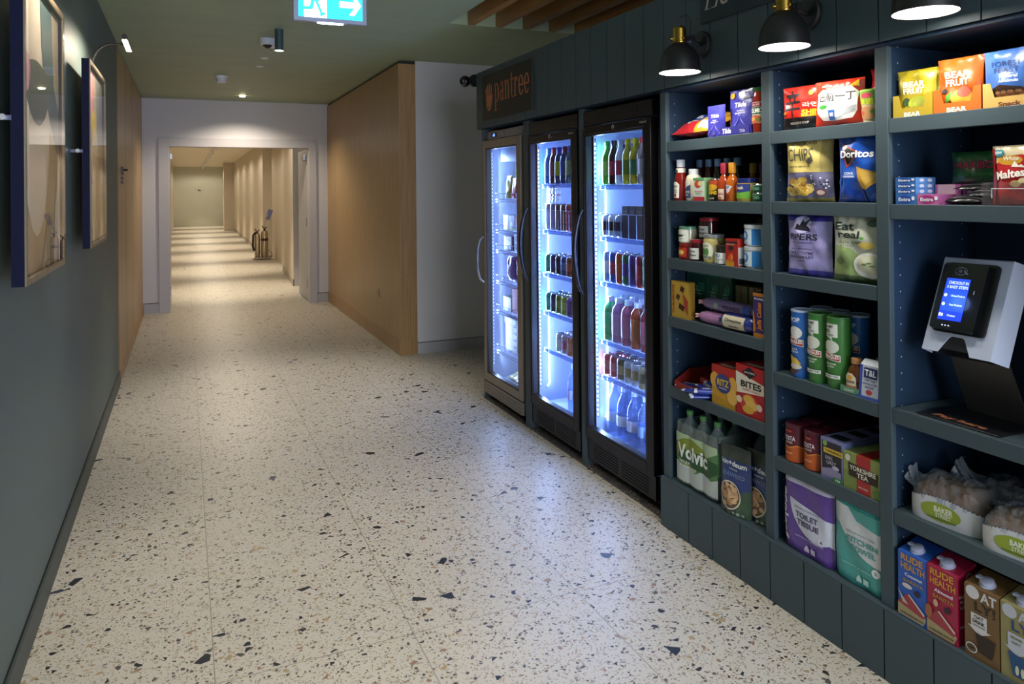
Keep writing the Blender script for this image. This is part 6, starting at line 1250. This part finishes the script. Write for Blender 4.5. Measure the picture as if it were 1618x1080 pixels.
def stock(kind, spec, x, y, z, label, group):
    body, lab, cap = spec
    nm = {'can': 'drink_can', 'slim': 'drink_can', 'water': 'water_bottle', 'smooth': 'juice_bottle'}.get(kind, 'drink_bottle')
    cat = 'can' if 'can' in nm else 'bottle'
    t = thing(nm, label, cat, (x, y, z), ROT, group); pr = BT[kind]; R0 = max(p[0] for p in pr)
    clear = kind == 'water'
    mb = PETB if clear else M(body, .18 if cat == 'bottle' else .3, 0 if cat == 'bottle' else .3, coat=.5)
    part(nm.split('_')[1] + '_body', ('fb', kind, body if not clear else ''), lambda b: b.lathe(pr, mb, 18), t)
    if cat == 'can':
        h = pr[-1][1]; part('can_top', ('ft', kind), lambda b: (b.lathe([(pr[-1][0], h - .001), (pr[-1][0] + .0005, h + .002), (pr[-1][0] - .003, h + .002), (pr[-1][0] - .004, h), (0, h)], CHROME, 18, cap=False), b.box(-.004, .004, -.012, .004, h, h + .0015, CHROME)), t)
        if lab: part('can_band', ('fl', kind, lab), lambda b: b.lathe([(R0 + .0004, h * .3), (R0 + .0004, h * .72)], M(lab, .35), 18, cap=False), t)
    else:
        z0, cr, z1 = BH[kind]; part('bottle_cap', ('fc', kind, cap), lambda b: b.lathe([(cr, z0 - .008), (cr, z1 - .004), (cr * .8, z1)], M(cap, .35), 14), t)
        l0, l1 = {'drink': (.05, .125), 'sport': (.05, .135), 'smooth': (.04, .15), 'water': (.08, .135)}[kind]
        if lab: part('bottle_label', ('fl', kind, lab), lambda b: b.lathe([(R0 + .0006, l0), (R0 + .0006, l1)], M(lab, .4), 18, cap=False), t)
    return t
def fill(fr, zz, si, kind, specs, y_first, pitch, rows, fname, desc=None, x0=.118, dxr=.07):
    t, iw, yc = fr
    for r in range(rows):
        for i, sp in enumerate(specs):
            d = (desc[i % len(desc)] if desc else 'drink')
            stock(kind, sp, FX + x0 + r * dxr, y_first - i * pitch, zz + .004, '%s, %s from left, %s row, %s shelf, %s' % (d, ORD[i], ['front', 'second', 'third'][r], SHN[si], fname), '%s row on the %s shelf of the %s' % (['front', 'second', 'third'][r], SHN[si], fname))
RF = fridge(2.905, 3.552, 'black', 'black drinks fridge beside the shelves, right one of the two', [1.52, 1.243, 1.00, .688, .498], 16)
MF = fridge(3.622, 4.258, 'black', 'black drinks fridge between the steel freezer and the right fridge', [1.532, 1.248, .980, .742, .510], 16)
SF = fridge(4.372, 5.030, 'steel', 'steel framed glass door freezer at the left end under the sign', [1.437, 1.215, 1.072, .850, .637, .350], 8)
L0 = RF[2] + RF[1] - .045; pit = .068
G = lambda b_, l, c='#333333': (b_, l, c)
fill(RF, 1.52, 0, 'drink', [G('#58b83a', '#8fd060', '#3f9c3a'), G('#2c1c18', '#a83a44', '#2a2a2c'), G('#cfd6e0', '#b03a4a', '#c4ccd6'), G('#b9b02c', '#7c8a1c', '#c9b41c'), G('#c0a81c', '#3f7a34', '#c9b41c'), G('#8a7a6a', '#c9c0b4', '#a82a24'), G('#a85a2a', '#c9c0b4', '#a82a24'), G('#b03a2c', '#e0c060', '#a82a24')], L0, pit, 2, 'right fridge',
     ['lime green drink bottle', 'dark cola bottle', 'clear drink bottle with red label', 'yellow drink bottle', 'yellow drink bottle with green label', 'brown juice bottle with red cap', 'orange juice bottle with red cap', 'red juice bottle'])
fill(RF, 1.243, 1, 'can', [G('#c9cfe0', '#1c1c24'), G('#c9cfe0', '#1c1c24'), G('#8a94b0', '#20202c')], L0, pit, 2, 'right fridge', ['black and white drink can'])
for k in range(5):
    o = carton('drink_carton', 'tall dark coconut drink carton, %s from left, second shelf of right fridge' % ORD[k], 'carton', 1, .942, 1.247, .165, .055, ['#1f1c22', '#2c2630', '#5a4a34', '#3a2420', '#6a5a48'][k], [T('CO', 0, .8, .14, .6, '#8c8478', bold=.03)], group='tall cartons in the right fridge')
    o.location = (FX + .09, L0 - .215 - k * .064, 1.247)
fill(RF, 1.00, 2, 'slim', [G('#8fa8dc', '#d4dcf0'), G('#3a5ab0', '#a83a4a'), G('#b8562c', '#b8562c'), G('#3f6a4a', '#5a3a7c'), G('#5a3f88', '#4a2f70'), G('#8c2f34', '#b03a3a'), G('#58a03c', '#8fc850'), G('#3f7a3c', '#8fc850')], L0, .063, 2, 'right fridge', ['pale blue slim can', 'blue and red slim can', 'orange slim can', 'green and purple slim can', 'purple slim can', 'red slim can', 'bright green slim can', 'green slim can'], dxr=.062)
fill(RF, .688, 3, 'smooth', [G('#3f9c5a', '#5ab87a', '#d8dce8'), G('#a878a8', '#b890b8', '#d8dce8'), G('#b0607c', '#c07890', '#d8dce8'), G('#a8482a', '#b86a3a', '#d8dce8'), G('#7c2a34', '#9c4a50', '#d8dce8'), G('#b87a3a', '#c89a5a', '#d8dce8')], L0, .089, 2, 'right fridge', ['green juice bottle', 'lilac juice bottle', 'pink juice bottle', 'orange juice bottle', 'dark red juice bottle', 'amber juice bottle'], x0=.128, dxr=.086)
fill(RF, .498, 4, 'can', [G('#b8485a', '#c87080'), G('#b8485a', '#c87080'), G('#6a6450', '#a89c70'), G('#c0c4c8', '#a89460'), G('#c0c4c8', '#a89460'), G('#b0a478', '#7a7250'), G('#b0a478', '#7a7250')], L0, pit, 2, 'right fridge', ['pink drink can', 'rose drink can', 'olive drink can', 'silver drink can', 'pale silver drink can', 'beige drink can', 'dull beige drink can'])
fill(RF, .173, 5, 'water', [G('', '#b8c8e4', '#c8d4ec'), G('', '#cfd0d8', '#c8d4ec'), G('', '#c9c0c8', '#c8d4ec'), G('', '#8fa8d4', '#c8d4ec'), G('', '#b8c8e4', '#c8d4ec')], L0 - .01, .10, 2, 'right fridge', ['clear water bottle'], x0=.14, dxr=.095)
L1 = MF[2] + MF[1] - .05
fill(MF, 1.532, 0, 'sport', [G('#2a7cd0', '#4a9ce0', '#4aa0e8'), G('#5a1c34', '#8a3a4a', '#a82a34'), G('#26386c', '#b8c02c', '#2a4ac0'), G('#1f2f5c', '#3a4a7c', '#7a2a44'), G('#4a5a5c', '#8a9a5c', '#2a3a6c'), G('#b8bcc0', '#8a7a6c', '#c8ccd0'), G('#8a5a3c', '#b8a890', '#c8ccd0')], L1, .070, 2, 'middle fridge', ['bright blue sports drink', 'maroon drink bottle', 'navy and yellow sports drink', 'navy drink bottle', 'grey green drink bottle', 'white drink bottle', 'brown drink bottle'])
fill(MF, 1.248, 1, 'slim', [G('#a8a4c8', '#c0bcd8'), G('#8a7ca8', '#a090b8'), G('#4a2a34', '#6a3a3c'), G('#5c2a2c', '#8a4a3c'), G('#8c2f34', '#a83a3a'), G('#8c2f34', '#a83a3a'), G('#2a3f8c', '#4a5fb0')], L1, .068, 2, 'middle fridge', ['lilac slim can', 'mauve slim can', 'dark brown slim can', 'brown slim can', 'red slim can', 'crimson slim can', 'navy slim can'])
fill(MF, .980, 2, 'can', [G('#3fa08c', '#4ab8a0'), G('#26346c', '#34468a'), G('#1c1c2c', '#2c2c44'), G('#2c4a7c', '#5a7aa8'), G('#7c3a24', '#a8562c'), G('#8c2c2c', '#b04038'), G('#26346c', '#34468a')], L1, .070, 2, 'middle fridge', ['teal drink can', 'navy drink can', 'black drink can', 'blue drink can', 'brown red drink can', 'red drink can', 'dark blue drink can'])
fill(MF, .742, 3, 'can', [G('#3fa890', '#7cd0b8'), G('#2a2f5c', '#44487c'), G('#7c8a3a', '#98a44c'), G('#a0b03a', '#b8c850'), G('#5a3a6c', '#7a4a80'), G('#8a3a4c', '#a85a60'), G('#3a4a7c', '#5a6a9c')], L1, .070, 2, 'middle fridge', ['teal drink can', 'navy drink can', 'olive drink can', 'yellow green drink can', 'purple drink can', 'rose drink can', 'slate blue drink can'])
fill(MF, .510, 4, 'can', [G('#c4cce0', '#dfe4f0'), G('#b89ab0', '#c85a7a'), G('#b06a4c', '#c07c58'), G('#b06a4c', '#c07c58'), G('#a8483c', '#b85a44')], L1 - .14, .070, 2, 'middle fridge', ['white drink can', 'pale pink drink can', 'copper drink can', 'dull copper drink can', 'red brown drink can'])
fill(MF, .173, 5, 'water', [G('', '#b8b4d0', '#c8d4ec'), G('', '#b8b4d0', '#c8d4ec')], L1 - .26, .12, 1, 'middle fridge', ['large clear water bottle'], x0=.14)
for k in range(6):
    lvl, i = divmod(k, 3)
    o = lathe_thing('yogurt_drink', 'tiny white yogurt drink bottle, %s of the %s layer in the middle fridge' % (['left', 'middle', 'right'][i], ['lower', 'upper'][lvl]), 'bottle', 1, 1, [('bottle_body', [(.018, 0), (.02, .004), (.02, .02), (.016, .027), (.020, .034), (.018, .046), (.013, .052)], M('#e4e6ee', .35)), ('bottle_cap', [(.014, .05), (.014, .056)], M('#a8343c', .4))], 1, 'tiny yogurt drinks in the middle fridge')
    o.location = (FX + .13, L1 - .005 - i * .044, 1.252 + .158 + .006 + lvl * .057)
o = B().box(FX + .098, FX + .16, L1 - .12, L1 + .03, 1.4125, 1.4155, M('#a8c0e8', .4)).build('cardboard_layer'); tag(o, 'thin pale card carrying the tiny yogurt drinks above the slim cans', 'card')
# freezer goods
LS = SF[2] + SF[1] + .045
def fz(o, y, z_, x=.115): o.location = (FX + x, y, z_); return o
for k, (c, c2, y, x, h, nm) in enumerate((('#7cae4a', '#c9d870', LS - .20, .19, .26, 'tall lime green frozen pouch on the top freezer shelf'), ('#6ca04a', '#b8cc60', LS - .30, .22, .24, 'green frozen pouch behind the lime one on the top freezer shelf'), ('#8a8a44', '#c0b048', LS - .19, .12, .16, 'olive frozen pouch at the front of the top freezer shelf'), ('#a82c4c', '#d06a80', LS - .30, .12, .14, 'crimson frozen pouch at the front of the top freezer shelf'), ('#a83a34', '#d8d0c8', LS - .40, .12, .15, 'red frozen pouch at the right of the top freezer shelf'))):
    fz(packet('frozen_pouch', nm, 'frozen pouch', 1, .89, 1.44, h, .05, c, [('E', 0, .45, .3, .2, c2), ('E', -.1, .78, .12, .06, '#22301c')], seed=80 + k, pouch=True), y, 1.444, x + .02)
for k in range(4):
    o = carton('frozen_box', 'small navy and white frozen food box, %s from left, second freezer shelf' % ORD[k], 'box', 1, .905, 1, .105, .08, ['#26304c', '#5a74a8', '#a8484c', '#b8b8c8'][k], [('E', -.05, .35, .25, .2, '#dfe4f0'), ('R', -.5, .0, .5, .18, '#8fae6c')]); fz(o, LS - .16 - k * .105, 1.219, .12)
for k in range(3):
    o = carton('frozen_box', 'low dark frozen box, %s of the stack on the third freezer shelf' % ['lower', 'middle', 'upper'][k], 'box', 1, .86, 1, .032, .09, '#2c2a48', [('R', -.4, .2, .4, .7, '#9aa0c0')], group='low dark boxes on the third freezer shelf'); fz(o, LS - .20, 1.076 + k * .033, .115)
o = carton('frozen_box', 'white window box with red side on the third freezer shelf', 'box', 1, .88, 1, .118, .09, '#d4dae8', [('R', -.4, .55, .4, .9, '#8a94b8'), ('R', -.4, .1, .4, .45, '#8a94b8')], [('R', 0, 0, 1, 1, '#b05a64')]); fz(o, LS - .36, 1.076, .12)
for k in range(2):
    fz(packet('frozen_pouch', '%s purple frozen bag slumped on the fourth freezer shelf' % ['left', 'right'][k], 'frozen pouch', 1, .84, 1, .19, .07, '#6a4a84', [('P', [(-.2, .1), (.2, .1), (0, .8)], '#c8a8c0')], seed=90 + k, pinch=.2, group='purple frozen bags'), LS - .24 - k * .16, .855, .14)
o = carton('frozen_box', 'dark green frozen box on the fifth freezer shelf', 'box', 1, .86, 1, .10, .12, '#38443c', [('R', .3, .1, .4, .9, '#a88c4a')]); fz(o, LS - .17, .641, .12)
o = carton('frozen_box', 'tall crimson frozen box on the fifth freezer shelf', 'box', 1, .84, 1, .17, .12, '#a0204c', [T('ICE', 0, .6, .2, .5, '#c85a80')]); fz(o, LS - .34, .641, .12)
for k in range(5):
    o = carton('frozen_box', '%s dark purple box of the stack with white stickers, freezer' % ['lowest', 'second', 'middle', 'fourth', 'topmost'][k], 'box', 1, .74, 1, .047, .12, '#3a3254', [('R', .0, .2, .26, .8, '#dfe0ea'), ('T', 'PIZZA', .13, .5, .2, '#3a3254', {'w': .18})], group='stack of dark purple frozen boxes'); fz(o, LS - .24 + (.02 if k == 4 else 0), .354 + k * .048, .13)
for k in range(2):
    fz(packet('frozen_pouch', '%s pale yellow frozen bag lying on the freezer floor' % ['left', 'right'][k], 'frozen pouch', 1, .80, 1, .16, .05, '#b8b08a', [('R', -.3, .3, .3, .7, '#d8c46a')], seed=95 + k, tilt=-math.radians(80), group='pale frozen bags on the freezer floor'), LS - .20 - k * .21, .160, .14)
